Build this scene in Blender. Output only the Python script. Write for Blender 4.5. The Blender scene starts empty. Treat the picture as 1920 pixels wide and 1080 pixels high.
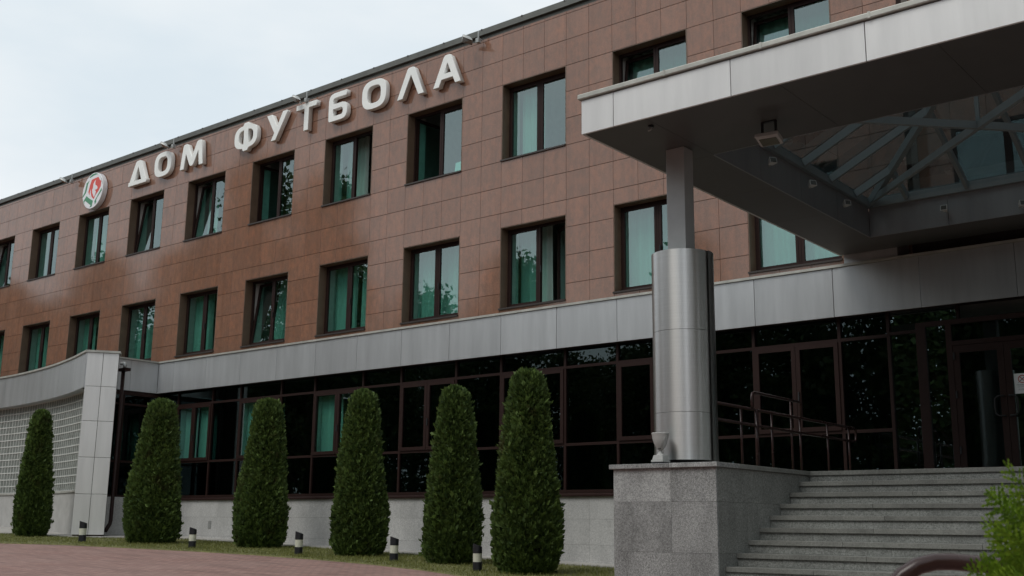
import bpy, bmesh, math, random
import numpy as np
from mathutils import Vector, Matrix

R = math.radians
random.seed(7)
rng = np.random.default_rng(11)
S = bpy.context.scene
COL = S.collection

# ------------------------------------------------------------------ camera
cam_d = bpy.data.cameras.new('camera')
cam = bpy.data.objects.new('camera', cam_d)
COL.objects.link(cam)
rt = Vector((0.77601, 0.63062, 0.01089))
up = Vector((0.12417, -0.16968, 0.97765))
fw = Vector((-0.61837, 0.75731, 0.20998))
CAM = Vector((24.2236, -18.2282, 0.7472))
cam.matrix_world = Matrix(((rt.x, up.x, -fw.x, CAM.x), (rt.y, up.y, -fw.y, CAM.y),
                           (rt.z, up.z, -fw.z, CAM.z), (0, 0, 0, 1)))
cam_d.sensor_width = 36.0
cam_d.lens = 39.025
cam_d.clip_start = 0.1
cam_d.clip_end = 3000
cam_d.dof.use_dof = True
cam_d.dof.focus_distance = 19.0
cam_d.dof.aperture_fstop = 6.5
S.camera = cam

# ------------------------------------------------------------------ world, sun, exposure
SUN_EL, SUN_AZ = 54.0, 190.0           # azimuth clockwise from +y
W = bpy.data.worlds.new('World')
S.world = W
W.use_nodes = True
nt = W.node_tree
nt.nodes.clear()
out = nt.nodes.new('ShaderNodeOutputWorld')
sky = nt.nodes.new('ShaderNodeTexSky')
sky.sky_type = 'NISHITA'
sky.sun_disc = False
sky.sun_elevation = R(SUN_EL)
sky.sun_rotation = R(SUN_AZ)
bg1 = nt.nodes.new('ShaderNodeBackground')
bg1.inputs['Strength'].default_value = 0.10
nt.links.new(sky.outputs['Color'], bg1.inputs['Color'])
tc = nt.nodes.new('ShaderNodeTexCoord')
mp = nt.nodes.new('ShaderNodeMapping')
mp.inputs['Scale'].default_value = (1.0, 1.0, 2.6)
nz = nt.nodes.new('ShaderNodeTexNoise')
nz.inputs['Scale'].default_value = 2.2
nz.inputs['Detail'].default_value = 5
nz.inputs['Roughness'].default_value = 0.55
cr = nt.nodes.new('ShaderNodeValToRGB')
cr.color_ramp.elements[0].position = 0.36
cr.color_ramp.elements[0].color = (0.76, 0.85, 0.91, 1)
cr.color_ramp.elements[1].position = 0.62
cr.color_ramp.elements[1].color = (0.93, 0.97, 0.99, 1)
nt.links.new(tc.outputs['Generated'], mp.inputs['Vector'])
nt.links.new(mp.outputs['Vector'], nz.inputs['Vector'])
nt.links.new(nz.outputs['Fac'], cr.inputs['Fac'])
bg2 = nt.nodes.new('ShaderNodeBackground')
bg2.inputs['Strength'].default_value = 1.0
nt.links.new(cr.outputs['Color'], bg2.inputs['Color'])
mx = nt.nodes.new('ShaderNodeMixShader')
mx.inputs['Fac'].default_value = 0.93
nt.links.new(bg1.outputs[0], mx.inputs[1])
nt.links.new(bg2.outputs[0], mx.inputs[2])
nt.links.new(mx.outputs[0], out.inputs['Surface'])

sl = bpy.data.lights.new('sun', 'SUN')
sl.energy = 1.3
sl.angle = R(30)
sl.color = (1.0, 0.96, 0.9)
so = bpy.data.objects.new('sun', sl)
COL.objects.link(so)
sd = Vector((math.sin(R(SUN_AZ)) * math.cos(R(SUN_EL)), math.cos(R(SUN_AZ)) * math.cos(R(SUN_EL)), math.sin(R(SUN_EL))))
so.rotation_euler = sd.to_track_quat('Z', 'Y').to_euler()
so.location = (0, -40, 40)

S.view_settings.view_transform = 'Standard'
S.view_settings.look = 'None'
S.view_settings.exposure = 0.0
S.view_settings.gamma = 1.0
S.view_settings.use_curve_mapping = False
S.render.engine = 'CYCLES'
S.cycles.transparent_max_bounces = 24
S.cycles.max_bounces = 8
S.cycles.glossy_bounces = 5
S.cycles.caustics_reflective = False
S.cycles.caustics_refractive = False
try:
    S.cycles.use_denoising = True
except Exception:
    pass

# ------------------------------------------------------------------ mesh helpers
class MB:
    def __init__(self):
        self.v = []
        self.f = []
    def add(self, vs, fs):
        b = len(self.v)
        self.v += [tuple(p) for p in vs]
        self.f += [tuple(b + i for i in f) for f in fs]
        return self
    def box(self, x0, x1, y0, y1, z0, z1):
        return self.add([(x0, y0, z0), (x1, y0, z0), (x1, y1, z0), (x0, y1, z0),
                         (x0, y0, z1), (x1, y0, z1), (x1, y1, z1), (x0, y1, z1)],
                        [(0, 3, 2, 1), (4, 5, 6, 7), (0, 1, 5, 4), (1, 2, 6, 5), (2, 3, 7, 6), (3, 0, 4, 7)])
    def prism(self, pts, z0, z1):
        """vertical prism over a counter-clockwise plan outline; z0/z1 numbers or lists"""
        n = len(pts)
        a = z0 if isinstance(z0, (list, tuple)) else [z0] * n
        b = z1 if isinstance(z1, (list, tuple)) else [z1] * n
        vs = [(p[0], p[1], a[i]) for i, p in enumerate(pts)] + [(p[0], p[1], b[i]) for i, p in enumerate(pts)]
        fs = [tuple(range(n - 1, -1, -1)), tuple(range(n, 2 * n))]
        fs += [(i, (i + 1) % n, n + (i + 1) % n, n + i) for i in range(n)]
        return self.add(vs, fs)
    def yprism(self, pts, y0, y1):
        """outline in x,z (counter-clockwise seen from -y), extruded from y0 (front) to y1"""
        n = len(pts)
        vs = [(p[0], y0, p[1]) for p in pts] + [(p[0], y1, p[1]) for p in pts]
        fs = [tuple(range(n)), tuple(range(2 * n - 1, n - 1, -1))]
        fs += [((i + 1) % n, i, n + i, n + (i + 1) % n) for i in range(n)]
        return self.add(vs, fs)
    def bar(self, a, b, w, h, upv=(0, 0, 1)):
        a, b = Vector(a), Vector(b)
        d = (b - a).normalized()
        s = d.cross(Vector(upv)).normalized()
        u = s.cross(d).normalized()
        vs = []
        for p in (a, b):
            for i, j in ((-1, -1), (1, -1), (1, 1), (-1, 1)):
                vs.append(p + s * (i * w / 2) + u * (j * h / 2))
        return self.add(vs, [(0, 1, 2, 3), (7, 6, 5, 4), (0, 4, 5, 1), (1, 5, 6, 2), (2, 6, 7, 3), (3, 7, 4, 0)])
    def tube(self, path, r, n=10, cap=True):
        P = [Vector(p) for p in path]
        rr = r if isinstance(r, (list, tuple)) else [r] * len(P)
        rings = []
        ref = None
        for i, p in enumerate(P):
            d = (P[min(i + 1, len(P) - 1)] - P[max(i - 1, 0)]).normalized()
            if ref is None:
                ref = d.orthogonal().normalized()
            s = (ref - d * ref.dot(d)).normalized()
            ref = s
            t = d.cross(s)
            rings.append([p + (s * math.cos(2 * math.pi * k / n) + t * math.sin(2 * math.pi * k / n)) * rr[i] for k in range(n)])
        vs = [q for ring in rings for q in ring]
        fs = []
        for i in range(len(P) - 1):
            for k in range(n):
                fs.append((i * n + k, i * n + (k + 1) % n, (i + 1) * n + (k + 1) % n, (i + 1) * n + k))
        if cap:
            fs.append(tuple(range(n - 1, -1, -1)))
            fs.append(tuple((len(P) - 1) * n + k for k in range(n)))
        return self.add(vs, fs)
    def lathe(self, prof, c, n=48, a0=0.0, a1=2 * math.pi):
        """prof: list of (radius, z); c: (x, y) axis"""
        full = abs(a1 - a0 - 2 * math.pi) < 1e-6
        m = n if full else n + 1
        vs = []
        for r_, z in prof:
            for k in range(m):
                a = a0 + (a1 - a0) * k / n
                vs.append((c[0] + r_ * math.cos(a), c[1] + r_ * math.sin(a), z))
        fs = []
        for i in range(len(prof) - 1):
            for k in range(n):
                k2 = (k + 1) % m if full else k + 1
                fs.append((i * m + k, i * m + k2, (i + 1) * m + k2, (i + 1) * m + k))
        return self.add(vs, fs)
    def mesh(self, name, off=(0, 0, 0)):
        me = bpy.data.meshes.new(name)
        o = Vector(off)
        me.from_pydata([Vector(p) - o for p in self.v], [], self.f)
        me.update()
        return me

def thing(name, label, cat, loc=(0, 0, 0), group=None, kind=None):
    o = bpy.data.objects.new(name, None)
    o.empty_display_size = 0.2
    COL.objects.link(o)
    o.location = loc
    tag(o, label, cat, group, kind)
    return o

def tag(o, label=None, cat=None, group=None, kind=None):
    if label: o['label'] = label
    if cat: o['category'] = cat
    if group: o['group'] = group
    if kind: o['kind'] = kind
    return o

def root_loc(o):
    while o.parent: o = o.parent
    return o.location.copy()

def part(name, mb, m, parent=None, smooth=False, label=None, bevel=0.0):
    """world-space geometry hung under parent (all parts keep a zero offset to their thing)"""
    off = root_loc(parent) if parent else Vector((0, 0, 0))
    me = mb.mesh(name, off)
    me.materials.append(m)
    if smooth:
        for p in me.polygons: p.use_smooth = True
    o = bpy.data.objects.new(name, me)
    COL.objects.link(o)
    if parent: o.parent = parent
    if label: o['label'] = label
    if bevel:
        b = o.modifiers.new('bevel', 'BEVEL')
        b.width = bevel
        b.segments = 2
        b.limit_method = 'ANGLE'
        b.harden_normals = False
    return o

def put(name, me, parent, loc, rot=(0, 0, 0), scale=(1, 1, 1)):
    o = bpy.data.objects.new(name, me)
    COL.objects.link(o)
    o.parent = parent
    o.location = loc
    o.rotation_euler = rot
    o.scale = scale
    return o

def smooth_by_angle(o, deg=35):
    me = o.data
    for p in me.polygons: p.use_smooth = True
    try:
        me.set_sharp_from_angle(angle=R(deg))
    except Exception:
        pass

def lerp(a, b, t): return a + (b - a) * t

# ------------------------------------------------------------------ materials
def new_mat(name):
    m = bpy.data.materials.new(name)
    m.use_nodes = True
    t = m.node_tree
    t.nodes.clear()
    o = t.nodes.new('ShaderNodeOutputMaterial')
    return m, t, o

def N(t, kind, **kw):
    n = t.nodes.new(kind)
    for k, v in kw.items():
        if k.startswith('i_'):
            n.inputs[k[2:].replace('_', ' ')].default_value = v
        else:
            setattr(n, k, v)
    return n

def pos_vec(t, scale=(1, 1, 1), rand=0.0):
    """world position, optionally shifted by the object's random number so that pieces differ"""
    g = N(t, 'ShaderNodeNewGeometry')
    v = g.outputs['Position']
    if rand:
        oi = N(t, 'ShaderNodeObjectInfo')
        a = N(t, 'ShaderNodeMath', operation='ADD')
        t.links.new(oi.outputs['Random'], a.inputs[0])
        t.links.new(g.outputs['Random Per Island'], a.inputs[1])
        mul = N(t, 'ShaderNodeMath', operation='MULTIPLY')
        mul.inputs[1].default_value = rand
        t.links.new(a.outputs[0], mul.inputs[0])
        ad = N(t, 'ShaderNodeVectorMath', operation='ADD')
        t.links.new(v, ad.inputs[0])
        t.links.new(mul.outputs[0], ad.inputs[1])
        v = ad.outputs[0]
    mp_ = N(t, 'ShaderNodeMapping')
    mp_.inputs['Scale'].default_value = scale
    t.links.new(v, mp_.inputs['Vector'])
    return mp_.outputs[0]

def noise(t, vec, scale, detail=4, rough=0.55):
    n = N(t, 'ShaderNodeTexNoise', i_Scale=scale, i_Detail=detail, i_Roughness=rough)
    t.links.new(vec, n.inputs['Vector'])
    return n.outputs['Fac']

def ramp(t, fac, stops):
    r_ = N(t, 'ShaderNodeValToRGB')
    el = r_.color_ramp.elements
    while len(el) < len(stops): el.new(0.5)
    for e, (p, c) in zip(el, stops):
        e.position = p
        e.color = (*c, 1)
    t.links.new(fac, r_.inputs['Fac'])
    return r_.outputs['Color']

def mixc(t, fac, a, b, mode='MIX'):
    m = N(t, 'ShaderNodeMix', data_type='RGBA', blend_type=mode)
    for s, v in ((m.inputs[0], fac), (m.inputs[6], a), (m.inputs[7], b)):
        if hasattr(v, 'links'): t.links.new(v, s)
        elif isinstance(v, (int, float)): s.default_value = v
        else: s.default_value = (*v, 1)
    return m.outputs[2]

def piece_gain(t, amount):
    """a grey multiplier that differs from piece to piece"""
    oi = N(t, 'ShaderNodeObjectInfo')
    g = N(t, 'ShaderNodeNewGeometry')
    a = N(t, 'ShaderNodeMath', operation='ADD')
    t.links.new(oi.outputs['Random'], a.inputs[0])
    t.links.new(g.outputs['Random Per Island'], a.inputs[1])
    f = N(t, 'ShaderNodeMath', operation='FRACT')
    t.links.new(a.outputs[0], f.inputs[0])
    mr = N(t, 'ShaderNodeMapRange')
    mr.inputs['To Min'].default_value = 1 - amount
    mr.inputs['To Max'].default_value = 1 + amount
    t.links.new(f.outputs[0], mr.inputs['Value'])
    return mr.outputs[0]

def gain(t, col, k):
    c = N(t, 'ShaderNodeVectorMath', operation='SCALE')
    t.links.new(col, c.inputs[0])
    if hasattr(k, 'links'): t.links.new(k, c.inputs['Scale'])
    else: c.inputs['Scale'].default_value = k
    return c.outputs[0]

def bump(t, fac, strength, dist):
    b = N(t, 'ShaderNodeBump', i_Strength=strength, i_Distance=dist)
    t.links.new(fac, b.inputs['Height'])
    return b.outputs[0]

def principled(t, o, color, rough=0.5, metal=0.0, normal=None, spec=0.5, **kw):
    p = N(t, 'ShaderNodeBsdfPrincipled')
    for key, v in (('Base Color', color), ('Roughness', rough), ('Metallic', metal)):
        if hasattr(v, 'links'): t.links.new(v, p.inputs[key])
        elif isinstance(v, (int, float)): p.inputs[key].default_value = v
        else: p.inputs[key].default_value = (*v, 1)
    p.inputs['Specular IOR Level'].default_value = spec
    if normal is not None: t.links.new(normal, p.inputs['Normal'])
    for k, v in kw.items(): p.inputs[k.replace('_', ' ')].default_value = v
    t.links.new(p.outputs[0], o.inputs['Surface'])
    return p

def plain(name, color, rough=0.5, metal=0.0, var=0.12, scale=6.0, spec=0.5, bmp=0.0, bscale=60.0, per=0.0):
    m, t, o = new_mat(name)
    v = pos_vec(t)
    f = noise(t, v, scale, 5)
    c = ramp(t, f, [(0.3, tuple(x * (1 - var) for x in color)), (0.7, tuple(min(1, x * (1 + var)) for x in color))])
    if per: c = gain(t, c, piece_gain(t, per))
    nr = bump(t, noise(t, v, bscale, 3), bmp, 0.01) if bmp else None
    rr = N(t, 'ShaderNodeMapRange')
    rr.inputs['To Min'].default_value = max(0.02, rough - 0.06)
    rr.inputs['To Max'].default_value = rough + 0.06
    t.links.new(noise(t, v, scale * 0.6, 3), rr.inputs['Value'])
    principled(t, o, c, rr.outputs[0], metal, nr, spec)
    return m

def tile_mat():
    m, t, o = new_mat('facade_stone')
    v = pos_vec(t, (1, 1, 0.55), 37.0)
    a = noise(t, v, 8.0, 9, 0.74)
    b = noise(t, pos_vec(t, (1, 1, 1), 53.0), 1.6, 5, 0.6)
    fine = noise(t, pos_vec(t, (1, 1, 1), 11.0), 70, 3, 0.7)
    c = ramp(t, a, [(0.30, (0.135, 0.097, 0.078)), (0.46, (0.205, 0.125, 0.090)), (0.55, (0.262, 0.145, 0.100)), (0.70, (0.335, 0.168, 0.100))])
    c = mixc(t, ramp(t, b, [(0.35, (0, 0, 0)), (0.75, (0.55, 0.55, 0.55))]), c, (0.175, 0.130, 0.108))
    c = mixc(t, 0.35, c, ramp(t, fine, [(0.3, (0.10, 0.065, 0.05)), (0.7, (0.36, 0.21, 0.15))]))
    wear = noise(t, pos_vec(t, (5.0, 5.0, 0.14)), 1.0, 4, 0.6)
    c = mixc(t, 1.0, c, ramp(t, wear, [(0.34, (0.89, 0.885, 0.88)), (0.52, (1.0, 1.0, 1.0)), (0.75, (1.03, 1.03, 1.03))]), 'MULTIPLY')
    c = mixc(t, 1.0, c, (1.09, 0.965, 0.90), 'MULTIPLY')
    c = gain(t, c, piece_gain(t, 0.08))
    rr = N(t, 'ShaderNodeMapRange')
    rr.inputs['To Min'].default_value = 0.04
    rr.inputs['To Max'].default_value = 0.11
    t.links.new(b, rr.inputs['Value'])
    principled(t, o, c, rr.outputs[0], 0.0, bump(t, fine, 0.02, 0.002), 0.66)
    return m

def alu_mat(name, col, metal=0.55, rough=0.36, per=0.04, streak=0.16):
    m, t, o = new_mat(name)
    s = noise(t, pos_vec(t, (2.2, 2.2, 0.25), 9.0), 2.0, 5, 0.6)
    big = noise(t, pos_vec(t, (1, 1, 1), 5.0), 0.9, 3)
    c = ramp(t, s, [(0.3, tuple(x * (1 - streak) for x in col)), (0.65, col)])
    c = gain(t, c, piece_gain(t, per))
    rr = N(t, 'ShaderNodeMapRange')
    rr.inputs['To Min'].default_value = rough - 0.05
    rr.inputs['To Max'].default_value = rough + 0.07
    t.links.new(s, rr.inputs['Value'])
    principled(t, o, c, rr.outputs[0], metal, bump(t, big, 0.05, 0.05), 0.5)
    return m

def steel_mat():
    m, t, o = new_mat('brushed_steel')
    f = noise(t, pos_vec(t, (1, 1, 90)), 3.0, 4, 0.7)
    b = noise(t, pos_vec(t, (1, 1, 0.4)), 1.3, 3)
    c = ramp(t, f, [(0.3, (0.58, 0.58, 0.57)), (0.7, (0.68, 0.68, 0.67))])
    rr = N(t, 'ShaderNodeMapRange')
    rr.inputs['To Min'].default_value = 0.33
    rr.inputs['To Max'].default_value = 0.41
    t.links.new(b, rr.inputs['Value'])
    p = principled(t, o, c, rr.outputs[0], 1.0, bump(t, f, 0.04, 0.002), 0.5)
    p.inputs['Anisotropic'].default_value = 0.76
    p.inputs['Anisotropic Rotation'].default_value = 0.25
    tg = N(t, 'ShaderNodeTangent', direction_type='RADIAL', axis='Z')
    t.links.new(tg.outputs[0], p.inputs['Tangent'])
    return m

def granite_mat(name, lo, hi, grain=95.0, per=0.10, rough=0.55, stain=0.25):
    m, t, o = new_mat(name)
    g1 = noise(t, pos_vec(t, (1, 1, 1), 17.0), grain, 2, 0.8)
    g2 = noise(t, pos_vec(t, (1, 1, 1), 29.0), grain * 0.4, 3, 0.7)
    st = noise(t, pos_vec(t, (1.3, 1.3, 0.55), 3.0), 2.2, 6, 0.62)
    mid = tuple((a + b) / 2 for a, b in zip(lo, hi))
    c = ramp(t, g1, [(0.34, lo), (0.5, mid), (0.66, hi)])
    c = mixc(t, 0.35, c, ramp(t, g2, [(0.4, lo), (0.62, hi)]))
    c = mixc(t, 1.0, c, ramp(t, st, [(0.34, (1 - stain,) * 3), (0.62, (1, 1, 1))]), 'MULTIPLY')
    c = gain(t, c, piece_gain(t, per))
    principled(t, o, c, rough, 0.0, bump(t, g1, 0.12, 0.003), 0.4)
    return m

def glass_mat(name, tint, base, tone=(0.85, 0.97, 0.97), k=1.0):
    """float glass as a closed slab: tinted see-through, mirror reflection on the outer skin"""
    m, t, o = new_mat(name)
    tr = N(t, 'ShaderNodeBsdfTransparent')
    tr.inputs['Color'].default_value = (*[x ** 0.5 for x in tint], 1)
    gl = N(t, 'ShaderNodeBsdfGlossy')
    gl.inputs['Color'].default_value = (*tone, 1)
    gl.inputs['Roughness'].default_value = 0.0
    w = noise(t, pos_vec(t, (1, 1, 1), 21.0), 0.8, 2)
    nb = bump(t, w, 0.06, 0.02)
    t.links.new(nb, gl.inputs['Normal'])
    fr = N(t, 'ShaderNodeFresnel')
    fr.inputs['IOR'].default_value = 1.5
    ge = N(t, 'ShaderNodeNewGeometry')
    mr = N(t, 'ShaderNodeMapRange')
    mr.inputs['To Min'].default_value = base
    mr.inputs['To Max'].default_value = 1.0
    t.links.new(fr.outputs[0], mr.inputs['Value'])
    inv = N(t, 'ShaderNodeMath', operation='SUBTRACT')
    inv.inputs[0].default_value = 1.0
    t.links.new(ge.outputs['Backfacing'], inv.inputs[1])
    mu = N(t, 'ShaderNodeMath', operation='MULTIPLY')
    t.links.new(mr.outputs[0], mu.inputs[0])
    t.links.new(inv.outputs[0], mu.inputs[1])
    mu2 = N(t, 'ShaderNodeMath', operation='MULTIPLY')
    mu2.inputs[1].default_value = k
    t.links.new(mu.outputs[0], mu2.inputs[0])
    ms = N(t, 'ShaderNodeMixShader')
    t.links.new(mu2.outputs[0], ms.inputs[0])
    t.links.new(tr.outputs[0], ms.inputs[1])
    t.links.new(gl.outputs[0], ms.inputs[2])
    t.links.new(ms.outputs[0], o.inputs['Surface'])
    return m

def leaf_mat(name, dark, light, trans=0.25, rough=0.55):
    m, t, o = new_mat(name)
    g = N(t, 'ShaderNodeNewGeometry')
    big = noise(t, pos_vec(t), 3.0, 4, 0.6)
    a = N(t, 'ShaderNodeMath', operation='MULTIPLY_ADD')
    a.inputs[1].default_value = 0.55
    t.links.new(g.outputs['Random Per Island'], a.inputs[0])
    sc = N(t, 'ShaderNodeMath', operation='MULTIPLY')
    sc.inputs[1].default_value = 0.6
    t.links.new(big, sc.inputs[0])
    t.links.new(sc.outputs[0], a.inputs[2])
    c = ramp(t, a.outputs[0], [(0.15, dark), (0.85, light)])
    if name == 'thuja_foliage':
        pt = noise(t, pos_vec(t), 2.1, 5, 0.65)
        c = mixc(t, ramp(t, pt, [(0.58, (0, 0, 0)), (0.70, (0.75, 0.75, 0.75))]), c, (0.062, 0.046, 0.020))
    p = N(t, 'ShaderNodeBsdfPrincipled')
    t.links.new(c, p.inputs['Base Color'])
    p.inputs['Roughness'].default_value = rough
    p.inputs['Specular IOR Level'].default_value = 0.3
    tl = N(t, 'ShaderNodeBsdfTranslucent')
    t.links.new(c, tl.inputs['Color'])
    ms = N(t, 'ShaderNodeMixShader')
    ms.inputs[0].default_value = trans
    t.links.new(p.outputs[0], ms.inputs[1])
    t.links.new(tl.outputs[0], ms.inputs[2])
    t.links.new(ms.outputs[0], o.inputs['Surface'])
    return m

def cloth_mat(name, col, trans=0.35):
    m, t, o = new_mat(name)
    f = noise(t, pos_vec(t, (30, 1, 1)), 4, 3)
    c = ramp(t, f, [(0.3, tuple(x * 0.88 for x in col)), (0.7, col)])
    d = N(t, 'ShaderNodeBsdfDiffuse')
    tl = N(t, 'ShaderNodeBsdfTranslucent')
    t.links.new(c, d.inputs['Color'])
    t.links.new(c, tl.inputs['Color'])
    ms = N(t, 'ShaderNodeMixShader')
    ms.inputs[0].default_value = trans
    t.links.new(d.outputs[0], ms.inputs[1])
    t.links.new(tl.outputs[0], ms.inputs[2])
    t.links.new(ms.outputs[0], o.inputs['Surface'])
    return m

def paving_mat():
    m, t, o = new_mat('red_paving')
    v = pos_vec(t)
    br = N(t, 'ShaderNodeTexBrick', offset=0.5)
    br.inputs['Scale'].default_value = 1.0
    br.inputs['Brick Width'].default_value = 0.2
    br.inputs['Row Height'].default_value = 0.1
    br.inputs['Mortar Size'].default_value = 0.010
    br.inputs['Color1'].default_value = (0.245, 0.130, 0.110, 1)
    br.inputs['Color2'].default_value = (0.365, 0.218, 0.188, 1)
    br.inputs['Mortar'].default_value = (0.11, 0.08, 0.07, 1)
    t.links.new(v, br.inputs['Vector'])
    f = noise(t, v, 0.7, 6, 0.6)
    g = noise(t, v, 45, 3, 0.7)
    c = mixc(t, ramp(t, f, [(0.35, (0, 0, 0)), (0.7, (0.5, 0.5, 0.5))]), br.outputs['Color'], (0.30, 0.215, 0.19))
    c = mixc(t, 0.25, c, ramp(t, g, [(0.3, (0.14, 0.08, 0.07)), (0.7, (0.38, 0.26, 0.23))]))
    st = noise(t, pos_vec(t, (0.5, 2.2, 1)), 1.1, 7, 0.7)
    c = mixc(t, 1.0, c, ramp(t, st, [(0.32, (0.72, 0.72, 0.72)), (0.5, (1, 1, 1)), (0.72, (1.12, 1.11, 1.10))]), 'MULTIPLY')
    principled(t, o, c, 0.8, 0, bump(t, br.outputs['Fac'], -0.3, 0.004), 0.3)
    return m

M = {}
M['tile'] = tile_mat()
M['backing'] = plain('joint_backing', (0.045, 0.03, 0.025), 0.9)
M['reveal'] = plain('reveal_stone', (0.135, 0.088, 0.058), 0.45, 0, 0.15, 4)
M['frame'] = plain('brown_frame_paint', (0.025, 0.0120, 0.0100), 0.5, 0, 0.1, 5, 0.2)
M['sill'] = plain('sill_metal', (0.045, 0.036, 0.032), 0.42, 0.2)
M['inner'] = plain('white_plaster', (0.62, 0.60, 0.57), 0.7)
M['room'] = plain('room_wall', (0.30, 0.29, 0.27), 0.9)
M['flash'] = plain('roof_flashing_metal', (0.11, 0.112, 0.10), 0.45, 0.4)
M['alu'] = alu_mat('grey_composite_panel', (0.55, 0.562, 0.57))
M['alu_white'] = alu_mat('pale_composite_panel', (0.765, 0.765, 0.755), 0.22, 0.38, 0.03, 0.12)
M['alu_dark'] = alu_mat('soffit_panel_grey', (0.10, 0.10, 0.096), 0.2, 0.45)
M['lining'] = alu_mat('lining_panel_grey', (0.30, 0.31, 0.32), 0.4, 0.4)
M['coping'] = plain('galvanised_coping', (0.46, 0.46, 0.42), 0.5, 0.35, 0.16, 5, per=0.05)
M['steel'] = steel_mat()
M['post'] = plain('post_paint', (0.44, 0.45, 0.45), 0.45, 0.2, 0.05)
M['dark'] = plain('black_rubber', (0.012, 0.012, 0.013), 0.7)
M['granite'] = granite_mat('flamed_granite', (0.100, 0.104, 0.102), (0.575, 0.585, 0.575), 120, 0.15, 0.55, 0.38)
M['granite_dark'] = granite_mat('stair_granite', (0.082, 0.086, 0.080), (0.405, 0.415, 0.39), 120, 0.08)
M['granite_tread'] = granite_mat('honed_tread_granite', (0.165, 0.165, 0.15), (0.26, 0.26, 0.24), 120, 0.06, 0.6, 0.18)
M['granite_tread'] = granite_mat('honed_tread_granite', (0.135, 0.14, 0.128), (0.295, 0.30, 0.275), 130, 0.09, 0.6, 0.30)
M['plinth'] = granite_mat('plinth_granite', (0.35, 0.35, 0.345), (0.66, 0.655, 0.64), 80, 0.05, 0.6, 0.16)
M['render'] = plain('grey_render', (0.42, 0.415, 0.40), 0.85, 0, 0.12, 3, bmp=0.2)
M['concrete'] = plain('apron_concrete', (0.36, 0.345, 0.32), 0.85, 0, 0.18, 4, bmp=0.2)
M['paving'] = paving_mat()
M['soil'] = plain('lawn_soil', (0.135, 0.135, 0.050), 0.95, 0, 0.4, 8)
M['grass'] = leaf_mat('grass_blade', (0.085, 0.115, 0.025), (0.27, 0.27, 0.085), 0.3)
M['pane'] = glass_mat('teal_window_glass', (0.48, 0.86, 0.78), 0.17, (0.80, 0.97, 0.97))
M['pane_dark'] = glass_mat('black_tinted_glass', (0.05, 0.11, 0.11), 0.045, (0.75, 0.95, 0.97), 0.72)
M['pane_door'] = glass_mat('door_glass', (0.10, 0.18, 0.17), 0.16, (0.75, 0.95, 0.97), 1.0)
M['pane_sky'] = glass_mat('skylight_glass', (0.135, 0.165, 0.172), 0.055)
M['curtain'] = cloth_mat('curtain_cloth', (0.62, 0.70, 0.64))
M['letter'] = plain('letter_white_plastic', (0.84, 0.85, 0.82), 0.4, 0, 0.05, 3)
M['emb_white'] = plain('emblem_white', (0.78, 0.78, 0.80), 0.35, 0, 0.03)
M['emb_red'] = plain('emblem_red', (0.66, 0.055, 0.035), 0.35, 0, 0.05)
M['emb_green'] = plain('emblem_green', (0.045, 0.24, 0.115), 0.35, 0, 0.05)
M['lamp'] = plain('lamp_grey_metal', (0.36, 0.37, 0.36), 0.4, 0.3)
M['spot'] = plain('spotlight_pale_metal', (0.60, 0.61, 0.60), 0.4)
M['lamp_glass'] = plain('lamp_lens', (0.10, 0.10, 0.09), 0.12)
M['black'] = plain('bollard_black', (0.014, 0.015, 0.019), 0.45)
M['bollard_white'] = plain('bollard_lens_white', (0.62, 0.62, 0.52), 0.4, 0, 0.06)
M['thuja'] = leaf_mat('thuja_foliage', (0.020, 0.042, 0.014), (0.135, 0.205, 0.050), 0.25)
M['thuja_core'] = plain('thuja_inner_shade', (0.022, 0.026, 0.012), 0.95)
M['sprig'] = leaf_mat('fresh_thuja_sprig', (0.10, 0.21, 0.02), (0.36, 0.52, 0.06), 0.35, 0.4)
M['bark'] = plain('bark', (0.085, 0.06, 0.042), 0.9, 0, 0.3, 12, bmp=0.5)
M['leaf'] = leaf_mat('street_tree_leaf', (0.018, 0.034, 0.010), (0.075, 0.115, 0.028), 0.3)
M['rail'] = plain('brown_rail_paint', (0.040, 0.019, 0.017), 0.26, 0, 0.15, 8, 0.4)
M['cup'] = plain('cast_grey_stone', (0.42, 0.425, 0.41), 0.6, 0, 0.1, 10, bmp=0.15)
M['skyframe'] = plain('skylight_frame_paint', (0.22, 0.26, 0.27), 0.45, 0.1, 0.06)
M['paper'] = plain('notice_paper', (0.74, 0.74, 0.74), 0.7, 0, 0.02)
M['ink'] = plain('notice_ink', (0.10, 0.10, 0.11), 0.7)
M['notice_red'] = plain('notice_red', (0.45, 0.05, 0.035), 0.6)
M['chrome'] = plain('handle_metal', (0.45, 0.45, 0.45), 0.25, 0.9)
M['glassblock'] = plain('glass_block', (0.20, 0.215, 0.20), 0.4, 0, 0.12, 3, per=0.12)
M['mortar'] = plain('glass_block_grout', (0.55, 0.56, 0.53), 0.8)
M['brick_house'] = plain('house_brick', (0.30, 0.17, 0.12), 0.85, 0, 0.15, 3)
M['roof_sheet'] = plain('house_roof', (0.28, 0.29, 0.28), 0.6, 0.2)

# ------------------------------------------------------------------ ground
def gz(x, y):
    x = min(max(x, -45), 60)
    y = min(max(y, -60), 12)
    return 0.03 - 0.024 * (x - 12.1) + 0.015 * (y + 0.4)

def sheet(name, pts_xs, pts_ys, m, dz):
    vs = [(x, y, gz(x, y) + dz) for y in pts_ys for x in pts_xs]
    n = len(pts_xs)
    fs = [(j * n + i, j * n + i + 1, (j + 1) * n + i + 1, (j + 1) * n + i) for j in range(len(pts_ys) - 1) for i in range(n - 1)]
    o = part(name, MB().add(vs, fs), m)
    o['kind'] = 'structure'
    return o

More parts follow.
